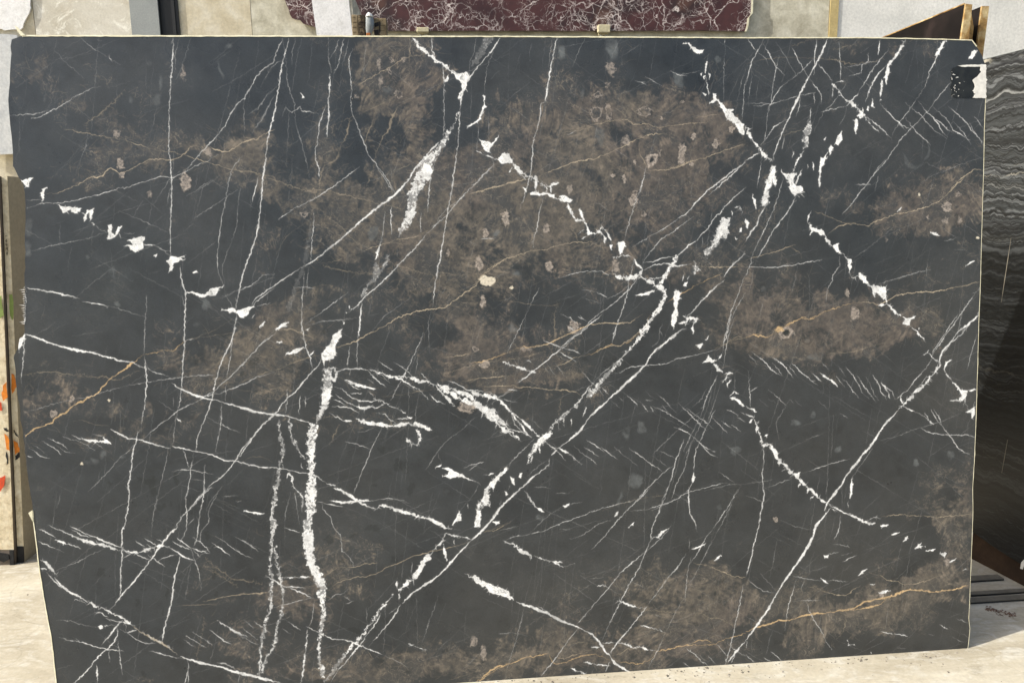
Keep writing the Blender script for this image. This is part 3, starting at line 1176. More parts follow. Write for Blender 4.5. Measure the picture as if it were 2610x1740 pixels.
W2.2 1060 520 1140 560 1200 580
W2.6 1180 540 1250 590 1320 635
W2 1080 430 1160 480
W2 1150 405 1200 440 1260 470
W2 1250 415 1310 450
W2 1170 460 1240 500
W3 1410 400 1470 450 1530 490
W2.2 1380 435 1440 470 1530 500
W2.2 1540 400 1600 440 1640 480 1680 520
W3 1530 490 1600 510 1680 530
W2.6 1690 445 1760 490 1840 550
W1.6 1720 390 1800 440
W1.8 1790 430 1860 490 1940 540 2020 575
W1.6 1930 420 2000 460 2065 515
W1.8 1540 500 1600 560
W1.7 1530 500 1545 570 1580 650 1605 770 1605 820
W1.7 1510 0 1485 90 1490 200 1490 330 1460 400 1430 470
W3 1440 540 1425 620 1400 690 1385 760 1380 850 1360 960 1330 1060 1310 1150 1290 1240
W2.2 1635 0 1620 100 1600 190 1585 290 1575 400 1545 480
w1.4 1770 0 1700 110 1665 200 1665 280 1610 350 1590 450
w1.4 1270 0 1245 120 1225 210 1215 300 1205 400
w1.2 1530 600 1500 740 1480 900
W7 430 720 480 780 560 840 640 880 700 920
R5 320 580 380 620 430 680 460 720
W3 370 680 430 750 500 810
R6 700 910 770 960 860 990 930 1020 1010 1070 1060 1110
R4 310 650 370 655
S6 1060 1110 1130 1160 1200 1200 1290 1245 1360 1290 1420 1340
W8 1440 1350 1510 1375 1590 1400 1680 1420 1780 1440 1870 1475 1980 1500 2070 1520 2195 1560
R3 590 900 640 905 700 945
W2.6 755 1000 800 1000 860 1040
W2.6 840 1045 920 1070 1000 1085 1080 1110
P 780 1110 810 1100 825 1120 805 1140
R2.5 830 1110 920 1100
w1.5 450 1060 560 1070 680 1105 780 1120
W2.6 470 1200 560 1225 660 1240 750 1270 850 1295 990 1310
W3 980 1060 930 1110 880 1180 810 1260
W2.8 935 1120 935 1190 890 1260 820 1320 750 1390 700 1460 640 1520 580 1568
W2.2 1000 1070 1005 1150
W4 1010 1160 1090 1140
W2 950 1130 1020 1165 1090 1220 1160 1250 1250 1245
W2.6 1180 1305 1280 1330 1400 1360 1480 1375
W3 1500 1380 1505 1440 1495 1500 1470 1568
W2 1505 1470 1500 1568
W3 775 1420 775 1568
w1.5 870 1280 875 1400
W1.6 940 1230 960 1380 980 1500
W1.7 980 570 1040 540
w1.3 440 670 620 600 720 540 830 490
W2 1260 590 1330 560 1420 540
W2.6 1480 1185 1560 1230 1650 1285
W2.2 1530 1155 1600 1195 1700 1265
W2 1470 1220 1545 1275
W2.6 1670 1135 1730 1180 1790 1230 1850 1255
R3.4 1735 1065 1810 1110 1870 1150 1930 1180 1980 1195
W2 1900 1180 2000 1230 2060 1260
w1.8 1950 1060 2030 1130
W2 2030 1070 2100 1120 2160 1165
W1.6 1940 1130 2060 1220
G1.6 1620 915 1740 890 1850 865 1990 850 2150 845
g1.4 1400 950 1600 940 1760 930
P 1940 190 2020 200 2110 210 2080 225 2000 205
w1.6 1770 75 1900 65
w1.6 1880 115 1930 110
D1.4 1640 640 1800 730 1900 800
D1.8 1640 560 1720 640 1850 730 2090 780
w1.6 1910 1490 1905 1568
D1.4 1630 1050 1620 1150 1590 1260 1580 1370
W1.8 1500 300 1550 250
W2.2 1730 1400 1800 1410 1880 1450
K 1285 165 25 22
K 1365 132 12 18
K 1535 205 16 14
K 1870 150 20 14
K 810 685 28 45
K 1150 815 20 15
K 1330 860 13 55
K 1100 920 22 28
K 1715 690 22 40
K 1590 655 22 20
K 1730 855 14 26
K 1655 390 22 38
K 1975 1412 14 15
K 1215 30 30 42
K 1300 1000 8 35
K 1150 1500 20 35
#600 1240
B1 605 0 90 605 60 100 590 130 85 595 200 75 580 280 80 575 360 105 580 440 105 585 520 95 600 600 90 640 680 95 670 740 95 700 800 65 680 860 90 700 920 50 700 1000 45 690 1080 42 685 1150 45 670 1230 32 665 1320 28 670 1390 40 690 1450 45 700 1520 26
P 560 330 610 350 620 460 610 560 640 640 690 720 710 800 670 800 620 700 570 600 550 480 545 400
P 590 20 640 10 640 120 600 130
B.8 320 0 40 320 90 35 300 170 25 290 240 30 310 300 60 300 370 30 290 450 25 280 560 30 280 640 25 290 740 25 285 830 30 280 930 30 260 1020 25 235 1110 22 215 1210 30 200 1330 30 195 1420 30 190 1500 30
B.8 315 480 20 325 580 20 345 670 25 360 740 25 380 830 25 380 930 25 360 1040 22 330 1120 22 320 1210 25 290 1300 22 240 1370 30 225 1430 30 215 1480 25
W3 200 1330 195 1420 190 1510
R4 460 0 500 40 540 80
W2.4 530 80 530 200
w1.8 470 50 490 180 510 300
w1 440 40 400 200 390 320
W2.2 390 325 450 345 520 365
W5 240 705 310 745 370 785 410 800
W2.8 410 800 480 825 560 860 620 885
W2.8 400 795 560 805
R4 375 720 440 725 520 715 600 720
G1.8 0 860 80 850 160 850 250 845
W1.6 300 965 430 930 560 895 620 880
W2.4 420 1080 520 1140
w1.5 370 1130 440 1175
W4.4 0 1475 90 1490 180 1520 280 1540 380 1568
W1.8 30 1490 25 1568
w2 630 900 620 1000 600 1090 575 1130
R3.4 570 1140 570 1240 550 1360 540 1470 520 1568
W4 700 1180 780 1215 870 1220 950 1245 1030 1280 1100 1310 1170 1335
w1.6 1170 1335 1280 1385 1380 1440
W1.8 560 1115 640 1150 700 1180
R3.4 780 10 840 20 880 55 950 95 1000 130 1070 160 1130 175
R4 780 110 860 125 940 125
R3 960 115 1110 105
W1.6 700 125 790 150 860 155
w1.2 1130 95 1290 100 1400 130
R5.5 1130 170 1150 145 1200 145 1260 175 1330 195 1400 210 1480 240 1550 255 1620 290 1680 330 1730 335
w1.6 1730 335 1800 345
R4 1680 370 1740 385 1820 400 1880 415
W6 2195 80 2120 160 2050 260 1960 360 1880 430
W5.8 1880 430 1800 510 1720 600 1640 690 1560 750 1480 800 1400 860 1330 930
W3 1320 935 1280 1010 1220 1090 1160 1160 1100 1230
w1.2 1100 1230 1060 1280
W2 1290 965 1230 1010
P 1790 195 1810 210 1810 270 1770 270 1725 320 1740 280
P 1930 180 1965 180 1960 330 1905 330 1920 240
P 1990 40 2030 60 2030 140 1990 130 1960 120
R4 1930 150 1960 120 1920 190
P 2050 275 2110 270 2120 295 2080 300
P 1660 450 1690 540 1690 605 1665 540
W1.6 1745 420 1750 460
W1.8 1855 130 1860 170
R5 1680 370 1640 450 1580 500 1560 540
R9 1560 540 1500 600 1470 660 1430 720 1400 760
R7 1420 740 1350 780 1300 830
R3.4 1290 750 1290 820
R3 1320 810 1305 900
W1.8 1410 600 1405 690
W1.6 1325 690 1328 720
P 1240 860 1260 855 1255 870
R3 1250 870 1200 930
B1 1190 940 25 1150 990 25 1110 1060 18 1060 1110 16 1020 1170 18 970 1230 35 930 1270 30 880 1330 20
W2.8 1160 1010 1100 1120 1040 1190 1000 1260 940 1320 880 1400 820 1460 760 1560
B.6 870 1340 25 830 1400 30 790 1460 35 740 1520 30 710 1568 20
W1.5 690 130 700 180 760 240 780 320 840 390 850 510 910 560 950 640
G1.2 700 710 760 680 820 640 950 640 1050 610 1140 605
G1.6 740 830 820 760 950 720 1030 715 1130 690 1210 640 1300 610 1400 560 1500 530 1580 510 1700 485 1820 455 1880 430
G1.2 1960 360 2060 350 2195 280
W1.5 740 900 800 860 860 850 900 810
W1.4 870 870 920 910
W1.4 880 930 940 910
R7 1830 695 1900 725 1960 770 2030 810 2110 850 2195 880
P 1960 740 2060 790 2195 830 2195 890 2120 860 2000 810
R3 1380 1250 1430 1270 1530 1305
O3 2195 1410 2110 1440 2030 1490 1960 1540 1920 1560
g1.3 1690 1550 1800 1510 1880 1490 1950 1510
w1.6 2110 1170 2195 1165
W2.2 2135 425 2195 465
P 60 190 140 200 230 210 200 222 120 205
W1.4 0 400 90 450 180 515
W1.5 0 490 60 540 130 570
w1.6 240 268 275 270
w1.4 1045 960 1050 1090
w1.1 1490 1240 1560 1040 1620 870
g1.2 1050 1300 1110 1390
F 1905 1230 28 48 t
F 1980 1340 22 60 t
K 1270 580 32 36
K 850 590 30 22
K 1735 1250 18 16
K 1675 1310 22 28
K 1165 1385 25 18
K 95 1412 14 15
K 592 1415 9 9
K 750 420 45 35
K 1100 330 55 30
K 940 390 30 15
K 1370 1475 20 15
K 380 675 15 16
K 1440 1105 14 16
K 960 1150 60 30
#1200 1240
R8 0 710 60 745 120 790 200 830 280 860 340 900
P 70 740 150 770 200 820 290 820 320 860 360 910 300 890 200 860 130 830
W9 360 915 420 940 490 955 540 985 620 1010 700 1060 780 1090 850 1115 900 1140
W8 900 1140 960 1170 1010 1220 1040 1260 1070 1310 1120 1360
W10 1120 1360 1150 1410 1200 1440 1270 1475
W2 540 955 600 990
W3.4 0 420 80 350 150 270
W5 150 270 220 180 300 100 360 50 415 0
g1.5 80 360 160 345 230 310 320 275
w1.4 230 345 360 315
R7 255 425 320 455 370 480 420 520 490 550
R3.4 500 545 580 580 660 600 740 640
R3 650 600 730 600
W1.6 740 640 830 610
W2 430 30 470 85 510 150 560 190
P 530 165 570 175 580 200 545 190
P 735 155 790 125 785 145 750 165
w1.5 460 380 560 280 640 210 740 150
w1.5 780 140 890 115
P 1145 235 1165 200 1180 195 1170 230
P 1255 325 1290 290 1310 280 1300 305
P 1450 410 1490 400 1520 350 1590 325 1540 360 1500 410
W1.6 1435 0 1340 100 1240 190 1160 280 1060 400 960 500
W2 1575 0 1530 100 1500 200 1450 310 1440 410 1390 520 1340 650 1280 750 1220 860 1180 940 1120 1060 1080 1150 1050 1225
W1.5 1600 310 1530 400 1390 520
W1.8 1390 520 1280 610 1190 690 1110 790 1000 920 920 1010 850 1090
W1.7 850 1135 780 1220 700 1330 650 1400 560 1510
W3 1740 0 1735 80 1745 200 1790 280 1805 360
W1.4 280 420 360 395 460 380 600 345 720 290 860 240 970 195 1070 165 1200 130 1340 100
w1.4 790 415 860 400 940 350 1030 290 1130 260
W1.4 1270 190 1400 180 1530 140 1640 95 1740 40 1860 10
w1.4 700 335 790 340
W1.8 2140 20 2060 150 1970 280 1880 400 1810 530 1750 610
w1.5 2100 100 2000 300 1930 430 1850 580 1780 720 1730 790
P 1765 495 1830 465 1890 445 1850 475 1800 500
P 1940 590 1970 560 2000 545 1980 575
W1.9 1755 560 1730 680 1720 780 1710 870 1705 920
w1.2 1745 410 1745 520
W2 1720 530 1650 640 1570 730 1490 840 1420 930
W2.8 1410 950 1330 1050 1260 1140 1190 1220 1120 1310 1110 1330
W2.2 1110 1390 1070 1480
w1.6 870 685 910 688
w1.4 870 700 940 750 1000 780
R3.4 1005 790 1060 785 1110 815
w1.5 1110 815 1190 855
w1.3 940 730 1060 725
R5 1165 910 1220 925 1280 945 1330 960
W1.5 1330 960 1400 975
R4 1350 1105 1420 1120 1500 1140 1550 1155
D1.6 1400 980 1500 990 1620 1000 1700 995 1840 1005 1900 1040 2000 1055 2080 1100
W2.7 2175 780 2160 880 2140 970 2120 1050 2110 1120 2080 1230 2060 1320 2030 1415
W7 2195 1230 2140 1290 2100 1340 2050 1400
O3.2 2195 1165 2120 1190 2040 1210 1970 1240 1930 1255 1860 1265 1740 1260 1640 1275 1560 1300 1480 1310
O2.2 1740 1255 1830 1220 1900 1230 1935 1250
R5 1150 1240 1220 1250 1280 1275 1360 1280 1420 1300
W2 1420 1300 1480 1310
W3 1050 1245 1150 1240
G2.2 1130 1345 1200 1330 1250 1290 1330 1285
O2 1160 1385 1260 1410 1370 1410 1430 1380 1480 1330
W1.5 1550 1160 1500 1290 1440 1400 1410 1460
w1.4 1720 850 1640 990 1560 1150
O3 70 1540 140 1480 220 1430 320 1410 420 1365 520 1350 615 1325
O2 615 1325 640 1380 680 1415 750 1400 830 1370 920 1340 1000 1335 1100 1380
G1.6 680 1360 740 1370 820 1340 890 1325
w1.4 420 980 400 1080 360 1220 310 1380 270 1530
R4 790 1440 850 1470 930 1495
R2.6 890 1395 960 1410 1020 1420 1120 1425
R3 960 1275 1030 1280
G1.5 1780 600 1800 615 1900 630 1960 660 2040 690 2100 715 2195 720
W3 1720 1290 1790 1340 1850 1400 1900 1425
W1.8 1690 1400 1750 1440
W1.8 2050 1250 2130 1320 2195 1350
W1.8 1960 1250 2050 1350
w1.4 1800 1330 1900 1400
w1.4 1890 1340 1960 1420
W2.5 2080 1400 2110 1340
w1.6 220 1175 320 1160
w1.3 320 1160 450 1190
g1.2 650 1290 760 1260 880 1240 980 1250
w1.6 1470 1020 1520 1030
F 95 1320 25 60 t
F 15 1240 20 40 t
F 2020 920 28 28 k
F 1890 975 18 22 k
F 1075 1030 30 30 k
F 1195 100 14 55 g
F 560 240 40 32 g
F 1990 150 20 28 g
F 2030 755 22 25 k
K 1800 1090 20 18
K 1925 1105 18 18
K 495 690 18 14
K 1950 850 8 12
K 1690 1180 14 30
K 1780 1190 14 14
#1900 1240
W7 750 0 690 80 640 140
W7.5 680 160 620 240 560 310 540 390 490 490 430 580 370 670 300 760 250 850 200 940 150 1020 90 1100 40 1170 0 1230
W2.8 135 0 150 60 130 150 110 280 80 400 50 530 30 620 5 720
W3 690 155 770 195 830 225 890 250 950 280
R5 800 205 870 235 930 270 980 290 1040 290
R4 960 280 1020 240 1080 255
W2 680 170 740 200
P 1075 310 1150 293 1130 315 1085 325
P 1165 380 1240 360 1210 380 1170 388
P 1280 400 1300 390 1285 430 1250 440 1270 425
P 1350 495 1375 460 1410 445 1390 470 1440 475 1380 490
P 1435 505 1520 495 1500 518 1440 512
P 1550 525 1610 530 1590 560 1570 545
P 1630 600 1690 560 1650 600
P 900 710 930 670 970 655 940 690
P 985 775 1040 770 1010 785
P 595 725 630 745 660 770 620 755
P 622 545 665 540 660 570 630 565
R3 700 455 770 465 835 480
W1.6 660 535 740 520
W1.8 765 540 800 540 850 520
W1.8 775 600 840 565 890 545
w1.4 770 0 770 180
W2 845 0 840 100
w1.8 820 110 815 170
W2 760 220 750 310 730 380 705 420
w1.6 550 520 515 600 510 690
w1.6 470 740 440 820
G1.6 1080 240 1200 222 1360 230 1550 240 1810 218
O5 0 1155 70 1120 180 1095 290 1065 370 1055 460 1030 560 1010 680 1000 780 985 860 970 950 920 1050 895 1150 880 1240 840 1320 815 1420 830 1500 840 1600 825 1700 810 1790 775
O3 780 990 900 975 1000 955 1080 935 1130 890
w1.6 380 710 470 730 560 745 700 745 820 755
G1.5 980 680 1060 700 1140 745 1220 755 1270 780 1360 770 1470 740 1550 710
G1.3 500 800 560 800 640 840 720 860 800 865 860 820 920 790
W1.7 480 900 500 970 540 1060 600 1140 640 1230 690 1300
W1.5 400 740 370 860 350 920 330 1010 310 1150
W1.5 20 740 80 790 140 830 250 850
w1.2 120 690 240 830
w1.1 250 430 220 600 190 720
W2.6 1080 1155 1130 1165 1180 1175
W3 1185 1172 1300 1192
w1.4 270 260 360 300 450 330 560 345
D2 795 1020 805 1070 780 1150 730 1210
W1.6 1550 1100 1620 1140
w1.6 1680 1050 1780 1085
w1.4 1630 1190 1740 1240
w1.4 1460 1175 1510 1185
W2.4 10 1230 5 1290
W4 0 1340 70 1400
W2.2 145 1360 200 1395
W2.2 200 1315 290 1390
w1.4 210 1150 160 1350
w1.8 1210 1288 1280 1287
P 810 1220 818 1225 822 1258 870 1262 815 1268
P 1000 1318 1010 1320 1008 1330
W2 1730 665 1770 650
w1.4 350 910 600 905
F 238 255 24 24 p
F 1085 860 26 34 p
P 1060 845 1090 835 1160 825 1120 845 1090 855
F 1610 600 18 50 t
K 1470 855 20 12
K 405 1110 35 28
K 305 1175 16 13
K 250 1240 35 22
K 1675 110 45 25
K 1600 165 30 18
C 100 190 80 50 .45
C 270 300 80 60 .45
C 400 410 240 50 .35
C 620 320 70 80 .7
C 560 380 140 50 .45
C 1000 170 120 90 1
C 950 260 50 110 .55
C 1060 330 50 130 .5
C 1090 200 60 100 .5
C 700 480 120 100 .4
C 850 440 120 80 .4
C 1000 590 200 140 .5
C 850 650 150 110 .35
C 1200 660 150 120 .7
C 1300 430 140 90 .55
C 1500 400 220 150 1
C 1700 380 200 110 1
C 1450 520 260 100 .95
C 1620 310 220 70 .8
C 1830 300 60 60 .6
C 1320 650 200 80 .85
C 1150 850 120 80 .55
C 1250 900 150 100 .6
C 1330 960 170 50 .85
C 700 850 130 80 1
C 520 900 150 70 .5
C 640 970 180 60 .5
C 170 1010 150 70 .75
C 380 1080 140 50 .6
C 850 1080 120 30 .4
C 1850 750 100 90 .5
C 2000 780 150 110 .85
C 2150 830 190 80 1
C 2050 870 190 50 .95
C 2330 820 100 60 .5
C 1700 700 100 40 .5
C 2380 530 150 80 1
C 2460 500 60 90 .7
C 2200 540 120 40 .55
C 2430 1310 70 110 1
C 2250 110 120 50 .55
C 740 1480 140 90 .75
C 800 1580 130 80 .55
C 600 1650 120 50 .3
C 1000 1705 400 40 .85
C 1400 1650 220 70 .9
C 1700 1620 150 100 .95
C 1800 1540 140 90 .8
C 1650 1520 120 40 .6
C 2080 1560 180 60 .8
C 2370 1480 140 60 1
C 2250 1540 150 60 .85
C 2080 1630 90 60 .65
C 2240 1620 30 80 .5
C 1870 1490 80 50 .4
C 1060 460 120 50 .4
C 1600 620 120 40 .5
"""
# ---------------------------------------------------------------- the veined pattern, painted in slab coordinates (metres)
PPM = 868.0
U0, V0, UW, VH = -0.08, -0.02, 3.14, 2.12
TW, TH = int(UW*PPM), int(VH*PPM)
def fbm(h, w_, cell, octs=5, seed=0, pers=0.55, ax=1.0):
    r = np.random.default_rng(seed); out = np.zeros((h, w_), np.float32); amp = 1.0; tot = 0
    for o in range(octs):
        cy = max(cell/2**o, 1.5); cx = max(cell*ax/2**o, 1.5)
        gh, gw = int(h/cy)+3, int(w_/cx)+3
        g = r.random((gh, gw)).astype(np.float32)
        ys = np.arange(h)/cy; xs = np.arange(w_)/cx
        yi = ys.astype(int); xi = xs.astype(int); fy = ys-yi; fx = xs-xi
        fy = (fy*fy*(3-2*fy)).astype(np.float32)[:, None]; fx = (fx*fx*(3-2*fx)).astype(np.float32)[None, :]
        A = g[yi]; B = g[yi+1]
        top = A[:, xi]*(1-fx)+A[:, xi+1]*fx; bot = B[:, xi]*(1-fx)+B[:, xi+1]*fx
        out += amp*(top*(1-fy)+bot*fy); tot += amp; amp *= pers
    out /= tot
    s = out.std(); return (out-out.mean())/s          # unit variance
def sstep(a, b, x): t_ = np.clip((x-a)/(b-a), 0, 1); return t_*t_*(3-2*t_)
L = {k: np.zeros((TH, TW), np.float32) for k in ("white", "spec", "tan", "orange", "dark", "pink", "grey", "bright", "brown", "ring")}
def tex(x, y):
    u, v = suv(x, y); return np.array([(u-U0)*PPM, (v-V0)*PPM])
KPX = 1.0
def seg(layer, a, b, wa, wb, alpha):
    m_ = max(wa, wb)*0.5+1.5
    x0 = max(int(min(a[0], b[0])-m_), 0); x1 = min(int(max(a[0], b[0])+m_)+2, TW)
    y0 = max(int(min(a[1], b[1])-m_), 0); y1 = min(int(max(a[1], b[1])+m_)+2, TH)
    if x1 <= x0 or y1 <= y0: return
    gx = np.arange(x0, x1, dtype=np.float32)[None, :]-a[0]; gy = np.arange(y0, y1, dtype=np.float32)[:, None]-a[1]
    dx, dy = b[0]-a[0], b[1]-a[1]; l2 = dx*dx+dy*dy+1e-6
    t_ = np.clip((gx*dx+gy*dy)/l2, 0, 1)
    d = np.sqrt((gx-t_*dx)**2+(gy-t_*dy)**2)
    hw = (wa+(wb-wa)*t_)*0.5
    c = np.clip(hw-d+0.5, 0, 1)*alpha*np.minimum(1, hw*2+0.15)
    P = layer[y0:y1, x0:x1]; np.maximum(P, c, out=P)
def chain(pts, step=6.0, jit=0.8):
    out = [pts[0]]
    for a, b in zip(pts[:-1], pts[1:]):
        l = np.linalg.norm(b-a); n = max(int(l/step), 1); nn = np.array([-(b-a)[1], (b-a)[0]])/max(l, 1e-6)
        for i in range(1, n+1):
            p = a+(b-a)*i/n
            if i < n: p = p+nn*rng.normal(0, jit)
            out.append(p)
    return out
def line(layer, pts, wd, alpha=1.0, jit=0.45, rough=0.2, taper=0.12, step=7.0):
    wd = wd*(0.66 if wd < 3 else 0.74)
    c = chain(pts, step, jit); n = len(c); wn = np.clip(1+rough*2.2*np.convolve(rng.normal(0, 1.6, n+4), np.ones(5)/5, 'valid')[:n], 0.3, 2.2)
    an = np.clip(1-0.30*np.abs(np.convolve(rng.normal(0, 1.8, n+6), np.ones(7)/7, 'valid')[:n]), 0.35, 1)
    for i in range(n-1):
        def W_(j):
            e = min(j, n-1-j)/max(n*(0.3 if n < 22 else 0.1), 1); return max(wd*wn[j]*(taper+(1-taper)*min(e, 1)), 0.35)
        seg(layer, c[i], c[i+1], W_(i), W_(i+1), alpha*an[i])
    return c
def fillpoly(layer, pts, alpha=1.0, jit=1.2):
    pts = chain(pts+[pts[0]], 7.0, jit); P = np.array(pts)
    x0 = max(int(P[:, 0].min())-1, 0); x1 = min(int(P[:, 0].max())+2, TW); y0 = max(int(P[:, 1].min())-1, 0); y1 = min(int(P[:, 1].max())+2, TH)
    if x1 <= x0 or y1 <= y0: return
    acc = np.zeros((y1-y0, x1-x0), np.float32)
    for sx, sy in ((0.25, 0.25), (0.75, 0.25), (0.25, 0.75), (0.75, 0.75)):
        gx = (np.arange(x0, x1)+sx)[None, :]; gy = (np.arange(y0, y1)+sy)[:, None]
        ins = np.zeros((y1-y0, x1-x0), bool)
        for a, b in zip(pts[:-1], pts[1:]):
            if a[1] == b[1]: continue
            cond = (gy >= min(a[1], b[1])) & (gy < max(a[1], b[1]))
            xi = a[0]+(gy-a[1])*(b[0]-a[0])/(b[1]-a[1])
            ins ^= cond & (gx < xi)
        acc += ins*0.25
    cen = P.mean(0); big = math.sqrt(max((x1-x0)*(y1-y0), 1))
    for p in pts[::2]:
        if rng.random() < 0.7:
            d = p-cen; d /= max(np.linalg.norm(d), 1e-6); a_ = rng.normal(0, 0.7); d = np.array([d[0]*math.cos(a_)-d[1]*math.sin(a_), d[0]*math.sin(a_)+d[1]*math.cos(a_)])
            seg(layer, p-d*1.5, p+d*rng.uniform(0.05, 0.2)*min(big, 45), 1.9, 0.3, alpha)
    Q = layer[y0:y1, x0:x1]; np.maximum(Q, acc*alpha, out=Q)
def ellipse(layer, c, rx, ry, alpha, soft=1.5, ringw=None, wob=0.16, tilt=None):
    m_ = max(rx, ry)*1.5+4
    x0 = max(int(c[0]-m_), 0); x1 = min(int(c[0]+m_), TW); y0 = max(int(c[1]-m_), 0); y1 = min(int(c[1]+m_), TH)
    if x1 <= x0 or y1 <= y0: return
    gx = np.arange(x0, x1)[None, :]-c[0]; gy = np.arange(y0, y1)[:, None]-c[1]
    th = rng.normal(0, 0.15) if tilt is None else tilt
    gx, gy = gx*math.cos(th)+gy*math.sin(th), -gx*math.sin(th)+gy*math.cos(th)
    an = np.arctan2(gy, gx); ph = rng.random(4)*6.28
    wv = 1+wob*(0.6*np.sin(2*an+ph[0])+0.5*np.sin(3*an+ph[1])+0.35*np.sin(5*an+ph[2])+0.2*np.sin(9*an+ph[3]))
    r = np.sqrt((gx/rx)**2+(gy/ry)**2)/wv; s = min(rx, ry)
    if ringw: v = np.clip(1-np.abs(r-1)*s/ringw, 0, 1)*alpha
    else: v = np.clip((1-r)*s/soft+0.5, 0, 1)*alpha
    Q = layer[y0:y1, x0:x1]; np.maximum(Q, v, out=Q)

clouds = []
ox = oy = 0.0
for ln in DATA.strip().splitlines():
    f = ln.split(); k = f[0]
    if k.startswith('#'): ox, oy = float(k[1:]), float(f[1]); continue
    if k == 'C': clouds.append([float(a) for a in f[1:]]); continue
    K_ = 3.1361
    if k == 'F' or k == 'K':
        x, y, rx, ry = [float(a) for a in f[1:5]]; c = tex(ox+x/K_, oy+y/K_); rx /= K_; ry /= K_; ty = f[5] if k == 'F' else 'K'
        if ty == 'g': ellipse(L["grey"], c, rx, ry, 0.55, soft=5)
        elif ty == 'p': ellipse(L["pink"], c, rx*0.86, ry*0.9, 0.5, soft=3); ellipse(L["pink"], c, rx*0.7, ry*0.75, 0.85, ringw=min(rx, ry)*0.35); ellipse(L["ring"], c, rx*1.12, ry*1.08, 0.6, ringw=1.3)
        elif ty == 't': ellipse(L["pink"], c, rx, ry, 0.5, soft=4)
        elif ty == 'b': ellipse(L["bright"], c, rx, ry, 0.95, soft=2); ellipse(L["ring"], c, rx*1.15, ry*1.15, 0.8, ringw=1.6)
        elif ty == 'r': ellipse(L["pink"], c, rx*0.85, ry*0.85, 0.6, ringw=2.6); ellipse(L["ring"], c, rx*1.15, ry*1.15, 0.5, ringw=1.5)
        elif ty == 'd': ellipse(L["pink"], c, rx*0.5, ry*0.5, 0.5, soft=3); ellipse(L["ring"], c, rx, ry, 0.7, ringw=2.2)
        elif ty == 'k': ellipse(L["ring"], c, rx, ry, 0.55, ringw=1.8); ellipse(L["grey"], c, rx*.8, ry*.8, 0.18, soft=4)
        elif ty == 'h': ellipse(L["pink"], c, rx*0.8, ry*0.8, 0.9, ringw=rx*0.35); ellipse(L["dark"], c, rx*0.32, ry*0.42, 0.9); ellipse(L["ring"], c, rx*1.12, ry*1.12, 0.5, ringw=1.5)
        elif ty == 'o': ellipse(L["orange"], c, rx, ry, 0.8, soft=3)
        else: ellipse(L["dark"], c, rx, ry, 0.42, soft=1.8, wob=0.3)
        continue
    v = [float(a) for a in f[1:]]
    if k[0] == 'B':
        dens = float(k[1:]) if len(k) > 1 else 0.8
        tr = [(tex(ox+v[i]/K_, oy+v[i+1]/K_), v[i+2]/K_*0.78) for i in range(0, len(v), 3)]
        for (a, wa), (b, wb) in zip(tr[:-1], tr[1:]):
            n = max(int(np.linalg.norm(b-a)/5), 1); nn = np.array([-(b-a)[1], (b-a)[0]])/max(np.linalg.norm(b-a), 1e-6)
            last = a; lw = wa
            for i in range(1, n+1):
                q = a+(b-a)*i/n+nn*rng.normal(0, 0.6); ww = (wa+(wb-wa)*i/n)*(1+rng.normal(0, 0.12))
                seg(L["spec"], last, q, lw, ww, dens); last = q; lw = ww
        continue
    pts = [tex(ox+v[i]/K_, oy+v[i+1]/K_) for i in range(0, len(v)-1, 2)]
    if k == 'P':
        c_ = np.mean(pts, axis=0); fillpoly(L["white"], [c_+(q-c_)*0.9 for q in pts], 1.0)
    elif k == 'PT': fillpoly(L["spec"], pts, 0.85)
    elif k == 'L': fillpoly(L["dark"], pts, 0.45)
    else:
        wd = float(k[1:]); t0 = k[0]
        if t0 == 'W':
            c = line(L["white"], pts, wd, 0.96 if wd > 2.2 else 0.88)
            if wd >= 2.0:
                for i, p in enumerate(c[1:-1]):
                    if rng.random() < 0.22:
                        d = c[i+2]-c[i]; d /= max(np.linalg.norm(d), 1e-6); a_ = rng.choice([-1, 1])*rng.uniform(0.25, 0.7); q = np.array([d[0]*math.cos(a_)-d[1]*math.sin(a_), d[0]*math.sin(a_)+d[1]*math.cos(a_)])*rng.choice([-1, 1])
                        seg(L["white"], p, p+q*rng.uniform(4, 13), 1.0, 0.3, rng.uniform(0.3, 0.7))
        elif t0 == 'w': line(L["white"], pts, wd, 0.42)
        elif t0 == 'G': line(L["tan"], pts, wd, 0.85, jit=0.9)
        elif t0 == 'g': line(L["tan"], pts, wd, 0.38)
        elif t0 == 'O': line(L["orange"], pts, wd, 0.95, jit=1.2, rough=0.3)
        elif t0 == 'Q': line(L["grey"], pts, wd, 0.3)
        elif t0 == 'S':
            line(L["spec"], pts, wd*1.3, 0.6, jit=1.2); line(L["tan"], pts, wd*0.8, 0.5)
        elif t0 == 'D':
            c = line(L["tan"], pts, wd, 0.32, jit=1.4, rough=0.5)
            for p in c[::1]:
                for _ in range(2):
                    a = rng.random()*6.28; l = rng.uniform(3, 9)
                    seg(L["tan"], p, p+np.array([math.cos(a), math.sin(a)])*l, 1.0, 0.4, 0.22)
        elif t0 == 'R':
            wd = wd*0.9; c = line(L["white"], pts, wd, 1.0, jit=wd*0.26, rough=0.9, taper=0.2, step=3.5)
            for i, p in enumerate(c[1:-1]):
                if rng.random() < 0.55:
                    d = c[i+2]-c[i]; d /= max(np.linalg.norm(d), 1e-6); s = 1 if rng.random() < 0.5 else -1
                    nn = np.array([-d[1], d[0]])*s+d*rng.normal(0, 1.0); nn /= np.linalg.norm(nn)
                    seg(L["white"], p, p+nn*rng.uniform(0.7, 2.6)*wd, wd*0.28, 0.2, rng.uniform(0.5, 0.95))
